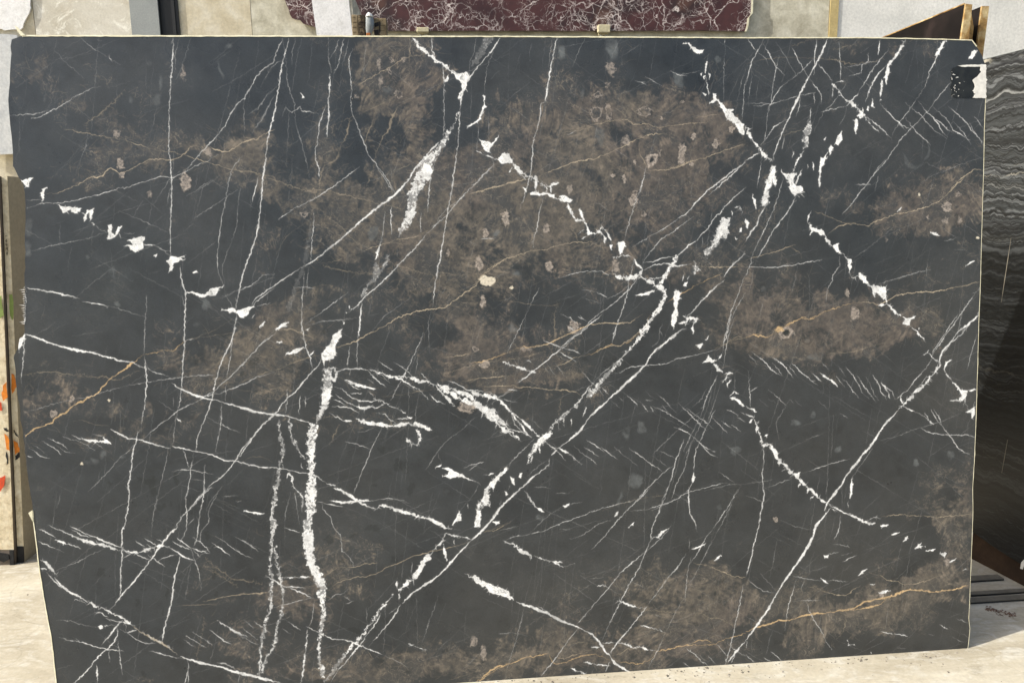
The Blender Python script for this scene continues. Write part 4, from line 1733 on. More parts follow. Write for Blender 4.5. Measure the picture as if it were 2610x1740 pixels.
# brown clouds, eaten by noise
gx = np.arange(TW, dtype=np.float32)[None, :]; gy = np.arange(TH, dtype=np.float32)[:, None]
base = np.zeros((TH, TW), np.float32)
for (x, y, rx, ry, s) in clouds:
    c = tex(x, y); x0 = max(int(c[0]-3*rx), 0); x1 = min(int(c[0]+3*rx), TW); y0 = max(int(c[1]-3*ry), 0); y1 = min(int(c[1]+3*ry), TH)
    if x1 <= x0 or y1 <= y0: continue
    r2 = ((gx[:, x0:x1]-c[0])/rx)**2+((gy[y0:y1]-c[1])/ry)**2
    base[y0:y1, x0:x1] += s*np.exp(-r2*0.75)
base = np.minimum(base, 1.15)
n1 = fbm(TH, TW, 90, 6, 11, 0.62); n2 = fbm(TH, TW, 26, 5, 12, 0.6); n3 = fbm(TH, TW, 260, 4, 13)
wx = fbm(TH, TW, 40, 4, 21)*14; wy = fbm(TH, TW, 40, 4, 22)*14
ridg = 1-np.abs(fbm(TH, TW, 34, 4, 31, 0.5)); ridg2 = 1-np.abs(fbm(TH, TW, 60, 4, 32, 0.5, 0.4))
def warp(a, dx, dy):
    Yf = np.clip(gy+dy, 0, TH-1.01); Xf = np.clip(gx+dx, 0, TW-1.01); yi = Yf.astype(int); xi = Xf.astype(int)
    b_ = (Yf-yi).astype(np.float32); a_ = (Xf-xi).astype(np.float32)
    return (a[yi, xi]*(1-a_)+a[yi, xi+1]*a_)*(1-b_)+(a[yi+1, xi]*(1-a_)+a[yi+1, xi+1]*a_)*b_
def rotn(ang, cell, ax, octs, seed, pers=0.55):
    """noise stretched along the direction ang"""
    D_ = int(math.hypot(TW, TH))+4; n_ = fbm(D_, D_, cell, octs, seed, pers, ax)
    X_ = gx-TW/2; Y_ = gy-TH/2
    xi = (X_*math.cos(ang)-Y_*math.sin(ang)+D_/2+wx*0.9).astype(int); yi = (X_*math.sin(ang)+Y_*math.cos(ang)+D_/2+wy*0.9).astype(int)
    return n_[np.clip(yi, 0, D_-1), np.clip(xi, 0, D_-1)]
f1 = rotn(1.05, 22, 5, 4, 71); f2 = rotn(0.55, 26, 4, 4, 72); f3 = rotn(-0.45, 24, 4, 4, 73)
th1 = sstep(0.55, 1.0, 1-np.abs(f1)*1.1); th2 = sstep(0.6, 1.0, 1-np.abs(f2)*1.2); th3 = sstep(0.6, 1.0, 1-np.abs(f3)*1.2)
feath = np.maximum(np.maximum(th1, th2*0.9), th3*0.8)
h2, w2 = TH//2, TW//2
def lic(ang, bend, seed, n=26, cell=3.0):
    """noise smeared along a gently turning direction field: the feathery grain of the stone"""
    A = fbm(h2, w2, cell, 2, seed, 0.6); th = ang+bend*fbm(h2, w2, 75, 4, seed+1, 0.6)
    cx_ = np.cos(th); sy_ = -np.sin(th); yy, xx = np.mgrid[0:h2, 0:w2].astype(np.float32)
    py, px = yy.copy(), xx.copy(); out = A.copy(); tot = 1.0
    for i in range(1, n):
        iy = np.clip(py.astype(np.int32), 0, h2-1); ix = np.clip(px.astype(np.int32), 0, w2-1)
        px += cx_[iy, ix]*1.25; py += sy_[iy, ix]*1.25
        iy = np.clip(py.astype(np.int32), 0, h2-1); ix = np.clip(px.astype(np.int32), 0, w2-1)
        k_ = 1-i/n; out += A[iy, ix]*k_; tot += k_
    out -= out.mean(); out /= out.std()
    yi = np.clip(np.arange(TH)/2, 0, h2-1.01); xi = np.clip(np.arange(TW)/2, 0, w2-1.01)
    y0 = yi.astype(int); x0 = xi.astype(int); fy_ = (yi-y0).astype(np.float32)[:, None]; fx_ = (xi-x0).astype(np.float32)[None, :]
    B = out[y0]*(1-fy_)+out[y0+1]*fy_; return B[:, x0]*(1-fx_)+B[:, x0+1]*fx_
la = lic(1.0, 0.5, 201, 20, 2.0); lb = lic(-0.6, 0.55, 211, 20, 2.0); lc_ = lic(0.3, 0.5, 221, 36, 5.0); ld = lic(1.5, 0.6, 231, 40, 7.0)
sel = sstep(-0.5, 0.5, fbm(TH, TW, 110, 3, 75)); sel2 = sstep(-0.4, 0.6, fbm(TH, TW, 90, 3, 76))
gz = 0.35+0.65*sstep(-0.6, 0.9, fbm(TH, TW, 130, 3, 79))
grain = ((la*sel+lb*(1-sel))*0.65+(lc_*sel2+ld*(1-sel2))*0.5)*gz
cl = base*0.84+0.22*n1*(base > 0.05)+0.03*n2
cl = warp(cl, wx*0.7, wy*0.7)
n8 = fbm(TH, TW, 9, 3, 77, 0.65)
edge = cl+0.10*grain*(cl > 0.03)+0.05*n8*(cl > 0.05)
body = sstep(0.34, 0.88, edge)
brown = body*(0.55+0.10*grain+0.09*n2+0.08*n8)
brown *= 1-0.72*sstep(0.05, 1.1, 0.75*n1+0.45*n2-0.45*grain)
brown += 0.20*sstep(1.0, 2.2, grain+0.3*n2)*sstep(0.10, 0.45, cl)
brown += 0.07*sstep(0.9, 2.2, grain)*sstep(-0.2, 1.4, n3+0.5*n1)
brown = np.clip(brown, 0, 1)
hair = np.zeros((TH, TW), np.float32)
for _ in range(9000):
    p = np.array([rng.random()*TW, rng.random()*TH]); b_ = cl[int(p[1]), int(p[0])]
    if b_ < 0.12 or rng.random() > b_+0.25: continue
    a = rng.choice([0.6, 1.3, 2.4, -0.5])+rng.normal(0, 0.35); l = rng.uniform(8, 42); q = p
    for i in range(3):
        a += rng.normal(0, 0.3); r_ = q+np.array([math.cos(a), -math.sin(a)])*l/3; seg(hair, q, r_, 1.1-0.25*i, 0.9-0.25*i, 0.28); q = r_
for _ in range(1100):   # long faint scratches and hairline cracks
    p = np.array([rng.random()*TW, rng.random()*TH]); a = rng.choice([1.45, 1.3, 0.65, 0.3, -0.55])+rng.normal(0, 0.08); l = rng.uniform(30, 190)*(1 if rng.random() < 0.8 else 2.6)
    q = p+np.array([math.cos(a), -math.sin(a)])*l
    line(L["white"], [p, (p+q)/2+rng.normal(0, 2, 2), q], 0.8, rng.uniform(0.08, 0.26))
# fine raggedness of every edge
fx = fbm(TH, TW, 7, 3, 41, 0.6); fy = fbm(TH, TW, 7, 3, 42, 0.6)
for k in ("white", "spec", "tan", "orange"):
    a = L[k]; amp = 0.8 if k in ("white", "tan", "orange") else 2.2
    L[k] = warp(a, fx*amp, fy*amp)
def blur(a, r):
    k = 2*r+1
    for ax in (0, 1):
        c_ = np.cumsum(np.pad(a, [(r+1, r) if i == ax else (0, 0) for i in (0, 1)], mode='edge'), axis=ax, dtype=np.float64)
        a = ((c_[k:] - c_[:-k]) if ax == 0 else (c_[:, k:] - c_[:, :-k]))/k
    return a.astype(np.float32)
sp = fbm(TH, TW, 4.5, 3, 51, 0.7); sp2 = fbm(TH, TW, 18, 3, 52, 0.6)
spec = L["spec"]; specw = spec*(0.26+0.74*sstep(-0.25, 0.75, sp*0.6+sp2*0.5+la*0.35+(spec-0.78)*2.0))*(spec > 0.02)
specw[spec > 0.02] = np.clip(specw[spec > 0.02], 0, 1)
lace = sstep(0.8, 1.0, 1-np.abs(rotn(1.2, 11, 3, 3, 81)))
core = np.clip(L["white"], 0, 1)
fat = sstep(0.72, 0.98, blur(core, 3))                # only broad white bodies show inner cracks
white = np.maximum(core*(1-0.62*lace*fat), specw)
def C3(c): return np.array(lin(c), np.float32)
col = np.empty((TH, TW, 3), np.float32)
uu = gx/TW; vv = gy/TH
warm = np.clip(0.12+0.75*(uu*0.55+vv*0.55)+0.10*n3, 0, 1)[..., None]
col[:] = C3((57, 62, 66))*(1-warm)+C3((60, 61, 60))*warm
angl = fbm(TH, TW, 70, 3, 61)
mott = 1+0.03*grain*sstep(-0.5, 1.0, n3)+0.05*n1+0.035*n2+0.07*n3-0.07*sstep(0.9, 1.1, angl)
col *= mott[..., None]
tint = sstep(-0.8, 0.8, fbm(TH, TW, 300, 3, 62))[..., None]
bc = C3((115, 107, 96))*(1-tint)+C3((112, 103, 94))*tint
web = np.maximum(sstep(0.90, 1.0, 1-np.abs(warp(fbm(TH, TW, 42, 4, 91, 0.6), wx*0.5, wy*0.5))), 0.7*sstep(0.88, 1.0, 1-np.abs(fbm(TH, TW, 24, 4, 92, 0.6))))
webz = sstep(-0.3, 1.0, n1+0.4*n2)
bm_ = np.clip(brown, 0, 1.1)[..., None]
col = col*(1-bm_)+bc*bm_*(1+0.10*n2[..., None]*0.6)
def over(mask, c, tx=None):
    # alpha-over of one mineral colour
    global col
    m3 = np.clip(mask, 0, 1)[..., None]; cc = C3(c)
    if tx is not None: cc = cc*tx[..., None]
    col = col*(1-m3)+cc*m3
over(web*webz*(0.40*sstep(0.15, 0.6, cl)+0.10*sstep(-0.5, 1, n3)), (152, 141, 126))
over(sstep(0.9, 2.0, grain)*body*0.35, (134, 124, 110))
over(hair*np.clip(0.5+cl, 0, 1)*1.25, (146, 134, 116))
over(warp(L["grey"], wx*0.2, wy*0.2)*(0.6+0.25*n2), (112, 116, 116))
over(warp(L["dark"], fx*1.5, fy*1.5), (38, 42, 42))
over(warp(L["ring"], fx, fy)*0.8, (40, 38, 35))
over(warp(L["pink"], fx*2, fy*2)*np.clip(0.75+0.28*sp, 0.2, 1), (190, 177, 164))
over(warp(L["bright"], fx, fy)*np.clip(0.9+0.15*sp, 0, 1), (222, 212, 190))
over(L["tan"], (205, 188, 160))
over(L["orange"], (206, 176, 132), 1+0.12*sp)
over(white, (243, 243, 240), np.clip(1-0.10*np.abs(sp)-0.09*sp2-0.10*sstep(0.3, 1.4, n2), 0.5, 1.03))
# pale bloom around the white veins
bl = blur(blur(np.clip(L["white"]+0.6*spec, 0, 1), 4), 4)[..., None]
col += bl*0.048*(1-white[..., None])
col = np.clip(col, 0, 1)
srgb = np.where(col <= 0.0031308, col*12.92, 1.055*np.power(np.maximum(col, 1e-6), 1/2.4)-0.055)
img = bpy.data.images.new("slab_pattern", TW, TH, alpha=False)
buf = np.ones((TH, TW, 4), np.float32); buf[..., :3] = srgb[::-1]
img.pixels.foreach_set(buf.ravel()); img.update(); img.pack()

m_slab, t, b = mat("honed_black_marble", 0.36, 0.36)
ti = node(t, "ShaderNodeTexImage"); ti.image = img; ti.interpolation = 'Linear'
uvn = node(t, "ShaderNodeUVMap"); t.links.new(uvn.outputs[0], ti.inputs[0])
v = coords(t)
g = ramp(t, noise(t, v, 260, 3, 0.7), [(0.3, (0.88,)*3), (0.7, (1.12,)*3)])
t.links.new(mix(t, 1.0, ti.outputs[0], g, 'MULTIPLY'), b.inputs["Base Color"])
rr = ramp(t, noise(t, v, 3, 5, 0.6), [(0.35, (0.24,)*3), (0.65, (0.42,)*3)])
t.links.new(rr, b.inputs["Roughness"])

# ---------------------------------------------------------------- materials
m_core = stone("marble_side", [(70, 70, 68), (120, 118, 110)], 8)
m_resin = stone("cream_resin", [(214, 206, 172), (240, 236, 208)], 25, 4, 0.55, 0.2)
m_concrete, t, b = mat("wall_concrete", 0.9, 0.2)
v = coords(t)
a = noise(t, v, 1.6, 9, 0.65, 0.8); c = ramp(t, a, [(0.3, lin((196, 189, 170))), (0.5, lin((216, 211, 196))), (0.68, lin((232, 229, 218)))])
e = noise(t, v, 7, 10, 0.72, 1.2); ee = ramp(t, e, [(0.52, (0, 0, 0)), (0.62, (1, 1, 1))])
c = mix(t, ee, c, lin((246, 243, 230)))
s = noise(t, v, 2.3, 6, 0.6); c = mix(t, ramp(t, s, [(0.25, (0.7,)*3), (0.42, (0,)*3)]), c, lin((176, 158, 126)))
fg = noise(t, v, 90, 4, 0.7); c = mix(t, 1.0, c, ramp(t, fg, [(0.3, (0.86,)*3), (0.7, (1.06,)*3)]), 'MULTIPLY')
t.links.new(c, b.inputs["Base Color"]); bump(t, b, e, 0.25, 0.01)
m_tan = stone("tan_concrete", [(186, 174, 146), (208, 198, 172), (226, 220, 202)], 6, 9, 0.9, 0.3)
m_grime = stone("stained_concrete", [(164, 158, 138), (198, 193, 172), (222, 218, 200)], 9, 10, 0.9, 0.4)
m_pale = stone("pale_concrete", [(208, 208, 202), (226, 225, 218), (238, 237, 232)], 3, 8, 0.85, 0.2)
m_strip = stone("joint_sealant", [(180, 160, 108), (200, 182, 130)], 12)
m_floor, t, b = mat("floor_concrete", 0.85, 0.25)
v = coords(t); v2 = coords(t, (1, 2.2, 1), (0, 0, 0.5))
a = noise(t, v2, 1.3, 9, 0.65, 1.0); c = ramp(t, a, [(0.3, lin((166, 156, 134))), (0.52, lin((196, 187, 165))), (0.7, lin((214, 207, 186)))])
e = noise(t, v2, 9, 9, 0.7, 1.4); c = mix(t, ramp(t, e, [(0.5, (0,)*3), (0.66, (0.75,)*3)]), c, lin((216, 212, 198)))
s = noise(t, v, 5, 8, 0.7, 2); c = mix(t, ramp(t, s, [(0.22, (0.8,)*3), (0.36, (0,)*3)]), c, lin((150, 138, 112)))
st_ = noise(t, coords(t, (1, 3.5, 1), (0, 0, 0.25)), 3.0, 10, 0.74, 2.0); c = mix(t, ramp(t, st_, [(0.56, (0,)*3), (0.70, (0.65,)*3)]), c, lin((138, 128, 106)))
sp3 = noise(t, v, 26, 8, 0.75, 0.5); c = mix(t, ramp(t, sp3, [(0.64, (0,)*3), (0.72, (0.7,)*3)]), c, lin((120, 110, 92)))
vc = t.nodes.new("ShaderNodeTexVoronoi"); vc.feature = 'DISTANCE_TO_EDGE'; vc.inputs["Scale"].default_value = 0.9; t.links.new(coords(t), vc.inputs["Vector"])
wnn = t.nodes.new("ShaderNodeTexNoise"); wnn.inputs["Scale"].default_value = 6; wnn.inputs["Detail"].default_value = 8; t.links.new(v, wnn.inputs["Vector"])
vm = t.nodes.new("ShaderNodeVectorMath"); vm.operation = 'MULTIPLY_ADD'; t.links.new(wnn.outputs["Color"], vm.inputs[0]); vm.inputs[1].default_value = (0.16,)*3; t.links.new(v, vm.inputs[2]); t.links.new(vm.outputs[0], vc.inputs["Vector"])
c = mix(t, ramp(t, vc.outputs["Distance"], [(0.0006, (0.18,)*3), (0.0016, (0,)*3)]), c, lin((110, 102, 86)))
fg = noise(t, v, 70, 5, 0.7); c = mix(t, 1.0, c, ramp(t, fg, [(0.3, (0.84,)*3), (0.7, (1.03,)*3)]), 'MULTIPLY')
t.links.new(c, b.inputs["Base Color"]); bump(t, b, e, 0.3, 0.006)
m_steel = stone("grey_painted_steel", [(142, 146, 144), (156, 160, 157)], 5, 4, 0.5, 0.05, 120)
m_steel_d = stone("dark_steel", [(26, 27, 27), (38, 39, 39)], 5, 4, 0.5, 0.05)  # near-black; on the column this colour carries the recess's shade
m_railtop = stone("worn_steel", [(96, 92, 82), (128, 122, 108)], 12, 8, 0.6, 0.1)
m_white = stone("white_marble", [(222, 221, 216), (240, 239, 236), (248, 247, 244)], 14, 8, 0.6, 0.3, 90)
m_white_side = stone("rough_marble_edge", [(120, 116, 104), (196, 190, 172), (226, 222, 206)], 30, 8, 0.9, 0.6)
m_greywhite = stone("grey_white_marble", [(176, 180, 182), (204, 206, 204), (224, 224, 220)], 6, 9, 0.55, 0.2)
m_creamedge = stone("cream_stone_edge", [(176, 158, 126), (222, 208, 176), (236, 226, 200)], 26, 10, 0.85, 0.6)
m_beige = stone("beige_slab_face", [(150, 142, 124), (164, 154, 134)], 4, 6, 0.6, 0.1)
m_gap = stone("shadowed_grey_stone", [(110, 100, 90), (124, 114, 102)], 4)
m_rubber = stone("black_rubber", [(16, 17, 18), (40, 41, 42)], 40, 8, 0.8, 0.5)
m_wood = stone("weathered_wood", [(96, 82, 60), (140, 124, 96), (170, 156, 128)], 18, 8, 0.9, 0.5)
m_brownwood = stone("brown_timber", [(44, 33, 24), (70, 53, 38)], 10, 8, 0.9, 0.3)
m_brownslab = stone("dark_brown_marble", [(12, 10, 10), (24, 20, 19), (46, 38, 36)], 5, 9, 0.3, 0.05)
m_gold = stone("rough_resin_edge", [(96, 70, 36), (160, 128, 78), (216, 200, 156)], 14, 8, 0.85, 0.6)
def flat(name, c, rough=0.7):
    return stone(name, [tuple(int(x*0.88) for x in c), c], 30, 6, rough, 0.1)
m_orange = flat("orange_spray_paint", (236, 138, 40)); m_red = flat("red_spray_paint", (226, 84, 44)); m_green = flat("green_spray_paint", (140, 158, 84))
m_ink = flat("black_marker_ink", (30, 28, 28)); m_yellow = flat("cream_painted_steel", (214, 204, 168)); m_bag = flat("dull_plastic_film", (150, 156, 156), 0.3)
m_rust = flat("rusty_orange", (184, 112, 52)); m_paint = flat("white_paint", (238, 236, 228), 0.6); m_blackfilm = stone("black_film", [(22, 23, 22), (44, 45, 42)], 30, 6, 0.3, 0.2)

# red marble with a white net of veins
m_redm, t, b = mat("red_marble", 0.35, 0.5)
v = coords(t); wn = t.nodes.new("ShaderNodeTexNoise"); wn.inputs["Scale"].default_value = 9; wn.inputs["Detail"].default_value = 6
t.links.new(v, wn.inputs["Vector"])
def warpv(amt, sc=1):
    a_ = t.nodes.new("ShaderNodeVectorMath"); a_.operation = 'SUBTRACT'; t.links.new(wn.outputs["Color"], a_.inputs[0]); a_.inputs[1].default_value = (.5, .5, .5)
    s_ = t.nodes.new("ShaderNodeVectorMath"); s_.operation = 'SCALE'; s_.inputs["Scale"].default_value = amt; t.links.new(a_.outputs[0], s_.inputs[0])
    d_ = t.nodes.new("ShaderNodeVectorMath"); d_.operation = 'ADD'; t.links.new(v, d_.inputs[0]); t.links.new(s_.outputs[0], d_.inputs[1]); return d_.outputs[0]
c = ramp(t, noise(t, v, 3, 6), [(0.3, lin((46, 28, 26))), (0.5, lin((80, 46, 42))), (0.62, lin((54, 36, 32))), (0.7, lin((88, 60, 48)))])
for sc, am, w0, w1, seed in ((5, 0.22, 0.003, 0.022, 0), (14, 0.16, 0.003, 0.026, 1), (30, 0.12, 0.004, 0.05, 2)):
    vo = t.nodes.new("ShaderNodeTexVoronoi"); vo.feature = 'DISTANCE_TO_EDGE'; vo.inputs["Scale"].default_value = sc
    t.links.new(warpv(am), vo.inputs["Vector"])
    msk = ramp(t, vo.outputs["Distance"], [(w0, (1,)*3), (w1, (0,)*3)])
    zone = ramp(t, noise(t, v, 2.2+seed*1.7, 5, 0.6, 0.5), [(0.40+0.04*seed, (0,)*3), (0.52+0.04*seed, (1,)*3)])
    wv = ramp(t, noise(t, v, 16+9*seed, 4, 0.6), [(0.38, (0.25,)*3), (0.62, (1,)*3)]); mk = mix(t, 1.0, mix(t, 1.0, msk, zone, 'MULTIPLY'), wv, 'MULTIPLY'); c = mix(t, mk, c, lin((232, 220, 212)))
t.links.new(c, b.inputs["Base Color"])

# black marble with wavy grey bands (bands run along the slab, Y, and stack in Z)
m_wave, t, b = mat("wavy_black_marble", 0.3, 0.5)
def zwarp(parts, zs):
    """height coordinate bent by stretched noises, so that the bands run along the slab and undulate"""
    tc_ = t.nodes.new("ShaderNodeTexCoord"); se = t.nodes.new("ShaderNodeSeparateXYZ"); t.links.new(tc_.outputs["Object"], se.inputs[0]); z_ = se.outputs["Z"]
    for sy, sz, amp, det in parts:
        n_ = noise(t, coords(t, (0.01, sy, sz)), 1.0, det, 0.6)
        m_ = t.nodes.new("ShaderNodeMath"); m_.operation = 'MULTIPLY_ADD'; t.links.new(n_, m_.inputs[0]); m_.inputs[1].default_value = amp; t.links.new(z_, m_.inputs[2]); z_ = m_.outputs[0]
    m_ = t.nodes.new("ShaderNodeMath"); m_.operation = 'MULTIPLY'; t.links.new(z_, m_.inputs[0]); m_.inputs[1].default_value = zs
    cb = t.nodes.new("ShaderNodeCombineXYZ"); t.links.new(m_.outputs[0], cb.inputs[2]); cb.inputs[0].default_value = zs*0.37
    return cb.outputs[0]
b1 = noise(t, zwarp([(4, 3, 0.16, 4), (16, 14, 0.035, 5)], 19), 1.0, 5, 0.68)
c = ramp(t, b1, [(0.30, lin((12, 12, 13))), (0.40, lin((38, 39, 40))), (0.46, lin((76, 78, 78))), (0.485, lin((12, 12, 13))), (0.53, lin((52, 54, 54))), (0.57, lin((16, 17, 17))), (0.64, lin((92, 93, 91)))])
b2 = noise(t, zwarp([(6, 4, 0.14, 4), (20, 20, 0.025, 4)], 40), 1.0, 4, 0.7)
c = mix(t, ramp(t, b2, [(0.50, (0,)*3), (0.56, (0.85,)*3), (0.62, (0,)*3)]), c, lin((14, 14, 13)))
b3 = noise(t, zwarp([(5, 5, 0.18, 5)], 18), 1.0, 5, 0.72); msk3 = noise(t, coords(t, (1, 3, 3)), 1.2, 4)
c = mix(t, mix(t, 1.0, ramp(t, b3, [(0.60, (0,)*3), (0.66, (0.8,)*3)]), ramp(t, msk3, [(0.45, (0,)*3), (0.6, (1,)*3)]), 'MULTIPLY'), c, lin((168, 162, 146)))
gr = noise(t, coords(t, (1, 2, 6)), 12, 6, 0.7); c = mix(t, 1.0, c, ramp(t, gr, [(0.3, (0.7,)*3), (0.7, (1.2,)*3)]), 'MULTIPLY')
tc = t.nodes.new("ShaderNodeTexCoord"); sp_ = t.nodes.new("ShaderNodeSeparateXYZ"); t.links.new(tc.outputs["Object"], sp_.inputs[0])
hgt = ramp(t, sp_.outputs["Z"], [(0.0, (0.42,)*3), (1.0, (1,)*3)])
mr = t.nodes.new("ShaderNodeMapRange"); mr.inputs[1].default_value = 1.34; mr.inputs[2].default_value = 1.42; mr.inputs[3].default_value = 0.45; mr.inputs[4].default_value = 1.75  # sunlit upper part and the big slab's shadow below, painted into the colour
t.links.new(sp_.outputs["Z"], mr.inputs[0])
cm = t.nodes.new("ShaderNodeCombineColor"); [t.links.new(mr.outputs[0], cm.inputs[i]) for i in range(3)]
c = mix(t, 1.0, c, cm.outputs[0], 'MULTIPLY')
t.links.new(c, b.inputs["Base Color"])

# ---------------------------------------------------------------- setting: floor and back wall
FL = bpy.data.meshes.new("floor")
FL.from_pydata([(-40, -40, 0), (40, -40, 0), (40, 40, 0), (-40, 40, 0)], [], [(0, 1, 2, 3)]); FL.update()
tag(link("floor", FL, m_floor), kind="structure")
YW = 5.0
xa = hy(2114, 50, YW)[0]; xb = hy(2135, 50, YW)[0]; xc0 = hy(328, 0, YW)[0]
wall = empty("concrete_wall", (0, YW, 0), "tall weathered concrete wall behind the slabs with a yellowish joint strip", "wall")
def panel(x0, x1, y0, m, z1=3.6, name="wall_panel"): return box(name, (x0, y0, 0), (x1, YW+0.25, z1), m, wall)
def wx_(px): return hy(px, 50, YW)[0]
panel(-9, wx_(86), YW+0.001, m_tan); panel(wx_(86)+0.004, wx_(430), YW, m_concrete)
panel(wx_(430)+0.004, wx_(640), YW, m_tan); panel(wx_(640)+0.002, xa-0.004, YW+0.001, m_grime)
box("joint_strip", (xa, YW-0.006, 0), (xb, YW+0.2, 3.6), m_strip, wall)
panel(xb+0.004, 9, YW+0.002, m_pale)

# steel column in front of the wall (H section seen from the front: bright flange, recess behind coloured black as shade)
cxl = hy(332, 40, YW-0.034)[0]; cxm = hy(404, 40, YW-0.034)[0]; cxr = hy(452, 40, YW-0.034)[0]
colm = empty("steel_column", (cxl+0.15, YW-0.034, 0), "grey painted steel column with a recess coloured black for shade, against the concrete wall", "column")
box("flange", (cxl, YW-0.034, 0), (cxm, YW-0.022, 3.6), m_steel, colm)
box("web", (cxm-0.012, YW-0.0215, 0), (cxm+0.004, YW-0.0105, 3.6), m_steel_d, colm)
box("rear_flange", (cxl, YW-0.010, 0), (cxr, YW-0.002, 3.6), m_steel_d, colm)
box("cover_plate", (cxm+0.03, YW-0.016, 0), (cxr-0.02, YW-0.0105, 3.6), m_steel_d, colm)

# ---------------------------------------------------------------- main slab
outline = [(56,92),(62,91.5),(700,92.5),(1300,93.5),(1900,97),(2213,97),(2368,100),(2477,103),(2489,119),(2502,140),(2509,160),(2512,200),(2512,250),(2509,320),(2507,433),(2502,600),(2499,719),(2495,814),(2492,927),(2487,1087),(2483,1180),(2479,1246),(2480,1304),(2474,1463),(2471,1540),(2469,1575),(2472,1600),(2470,1625),(2467,1651)]
lo = [(1900,1691),(1200,1737)]
left = [(152,1805),(144,1740),(131,1625),(119,1562),(109,1506),(104,1470),(100,1447),(94,1397),(86,1330),(84,1300),(82,1281),(72,1223),(66,1166),(59,1117),(52,1051),(43,994),(40,950),(35,912),(36,905),(45,890),(50,862),(58,858),(63,846),(62,800),(64,740),(62,700),(63,623),(65,560),(65,520),(63,490),(60,473),(54,460),(47,451),(42,440),(36,428),(33,424),(33,390),(30,351),(26,320),(24,295),(21,255),(23,230),(25,191),(27,160),(29,137),(30,101)]
PO = outline+lo+left
UV_ = [suv(*p) for p in PO]
# small natural irregularity between the traced points
def densify(uv, step=0.02, jit=0.0007, keep=()):
    out = []
    n = len(uv)
    for i in range(n):
        a, b_ = uv[i], uv[(i+1) % n]; l = np.linalg.norm(b_-a); k = max(int(l/step), 1); nn = np.array([-(b_-a)[1], (b_-a)[0]])/max(l, 1e-6)
        j_ = jit*(1.8 if a[0] < 0.05 and b_[0] < 0.1 else 0.6)
        for q in range(k): out.append(a+(b_-a)*q/k+(nn*rng.normal(0, j_) if q else 0))
    return out
UVD = densify(UV_)
SLABBASE = s3(1.45, 2.07)
slab = empty("marble_slab", tuple(SLABBASE), "huge charcoal marble slab with white and tan veins, filling the view", "stone slab")
def slabmesh(uv, f0, f1, m, name, parent, uvmap=False):
    n = len(uv); org = np.array(slab.location)
    bm = bmesh.new()
    A = [bm.verts.new(s3(*p, f0)-org) for p in uv]; B = [bm.verts.new(s3(*p, f1)-org) for p in uv]
    ff = bm.faces.new(A); bm.faces.new(B[::-1])
    for i in range(n): bm.faces.new((A[(i+1) % n], A[i], B[i], B[(i+1) % n]))
    bm.normal_update()
    if ff.normal.dot(Vector(SN)) < 0:
        for f_ in bm.faces: f_.normal_flip()
    bmesh.ops.triangulate(bm, faces=[f_ for f_ in bm.faces if len(f_.verts) > 4])
    me = bpy.data.meshes.new(name)
    if uvmap:
        ul = bm.loops.layers.uv.new("UVMap")
        for f_ in bm.faces:
            for lp in f_.loops:
                p = np.array(lp.vert.co)+org-O3; u, v_ = p.dot(SX), p.dot(SD)
                lp[ul].uv = ((u-U0)/UW, 1-(v_-V0)/VH)
    bm.to_mesh(me); bm.free()
    return link(name, me, m, parent)
slabmesh(UVD, 0.0, -0.004, m_slab, "polished_face", slab, True)
slabmesh([p*1.0 for p in UVD], -0.004, -0.022, m_core, "stone_core", slab)
# cream resin bead along top, right and lower left
def bead(i0, i1, w0, w1, name="resin_edge", h=0.0012):
    path = UV_[i0:i1+1]; pts = []
    for a, b_ in zip(path[:-1], path[1:]):
        l = np.linalg.norm(b_-a); k = max(int(l/0.015), 1)
        for q in range(k): pts.append(a+(b_-a)*q/k)
    pts.append(path[-1]); n = len(pts); org = np.array(slab.location)
    cen = np.array([1.45, 1.0]); bm = bmesh.new(); rows = []
    for i, p in enumerate(pts):
        d = pts[min(i+1, n-1)]-pts[max(i-1, 0)]; d /= np.linalg.norm(d); nn = np.array([-d[1], d[0]])
        if nn.dot(cen-p) < 0: nn = -nn
        wdt = (w0+(w1-w0)*i/n)*(1+0.35*rng.normal()*0.6); wdt = max(wdt, 0.0006)
        q0 = p-nn*((0.0012 if h > 0.001 else 0.0005)+abs(rng.normal(0, 0.0006))); q1 = p+nn*wdt
        rows.append([bm.verts.new(s3(*q0, -0.021)-org), bm.verts.new(s3(*q0, h*0.7)-org), bm.verts.new(s3(*q1, h)-org), bm.verts.new(s3(*q1, -0.001)-org)])
    for r0, r1 in zip(rows[:-1], rows[1:]):
        for j in range(3): bm.faces.new((r0[j], r1[j], r1[j+1], r0[j+1]))
    bm.faces.new(rows[0]); bm.faces.new(rows[-1][::-1])
    bmesh.ops.recalc_face_normals(bm, faces=bm.faces)
    me = bpy.data.meshes.new(name); bm.to_mesh(me); bm.free(); return link(name, me, m_resin, slab)
no, nl = len(outline), len(lo)
bead(0, 8, 0.0026, 0.0012); bead(11, no-1, 0.0001, 0.0006, h=0.0004)
bead(no+nl, no+nl+9, 0.0012, 0.0016)
# resin flaps and whiskers sticking out of the edge
def flap(pts, name="resin_flap", th=0.002, m=None):
    uv = [suv(*p) for p in pts]; return slabmesh(uv, 0.0022, 0.0022-th, m or m_resin, name, slab)
flap([(38,66),(48,72),(52,78),(60,86),(66,91),(54,92),(46,82)])
flap([(73,1306),(83,1299),(85,1325),(84,1328)])
for i in range(17):
    y = 732+i*5.8; l = (3, 7, 4, 10, 6, 14, 5)[i*5 % 7]
    flap([(63.5, y-0.9), (63.5, y+1.2), (63-l, y+rng.normal(0, 1))], "resin_whisker", 0.001, m_paint)
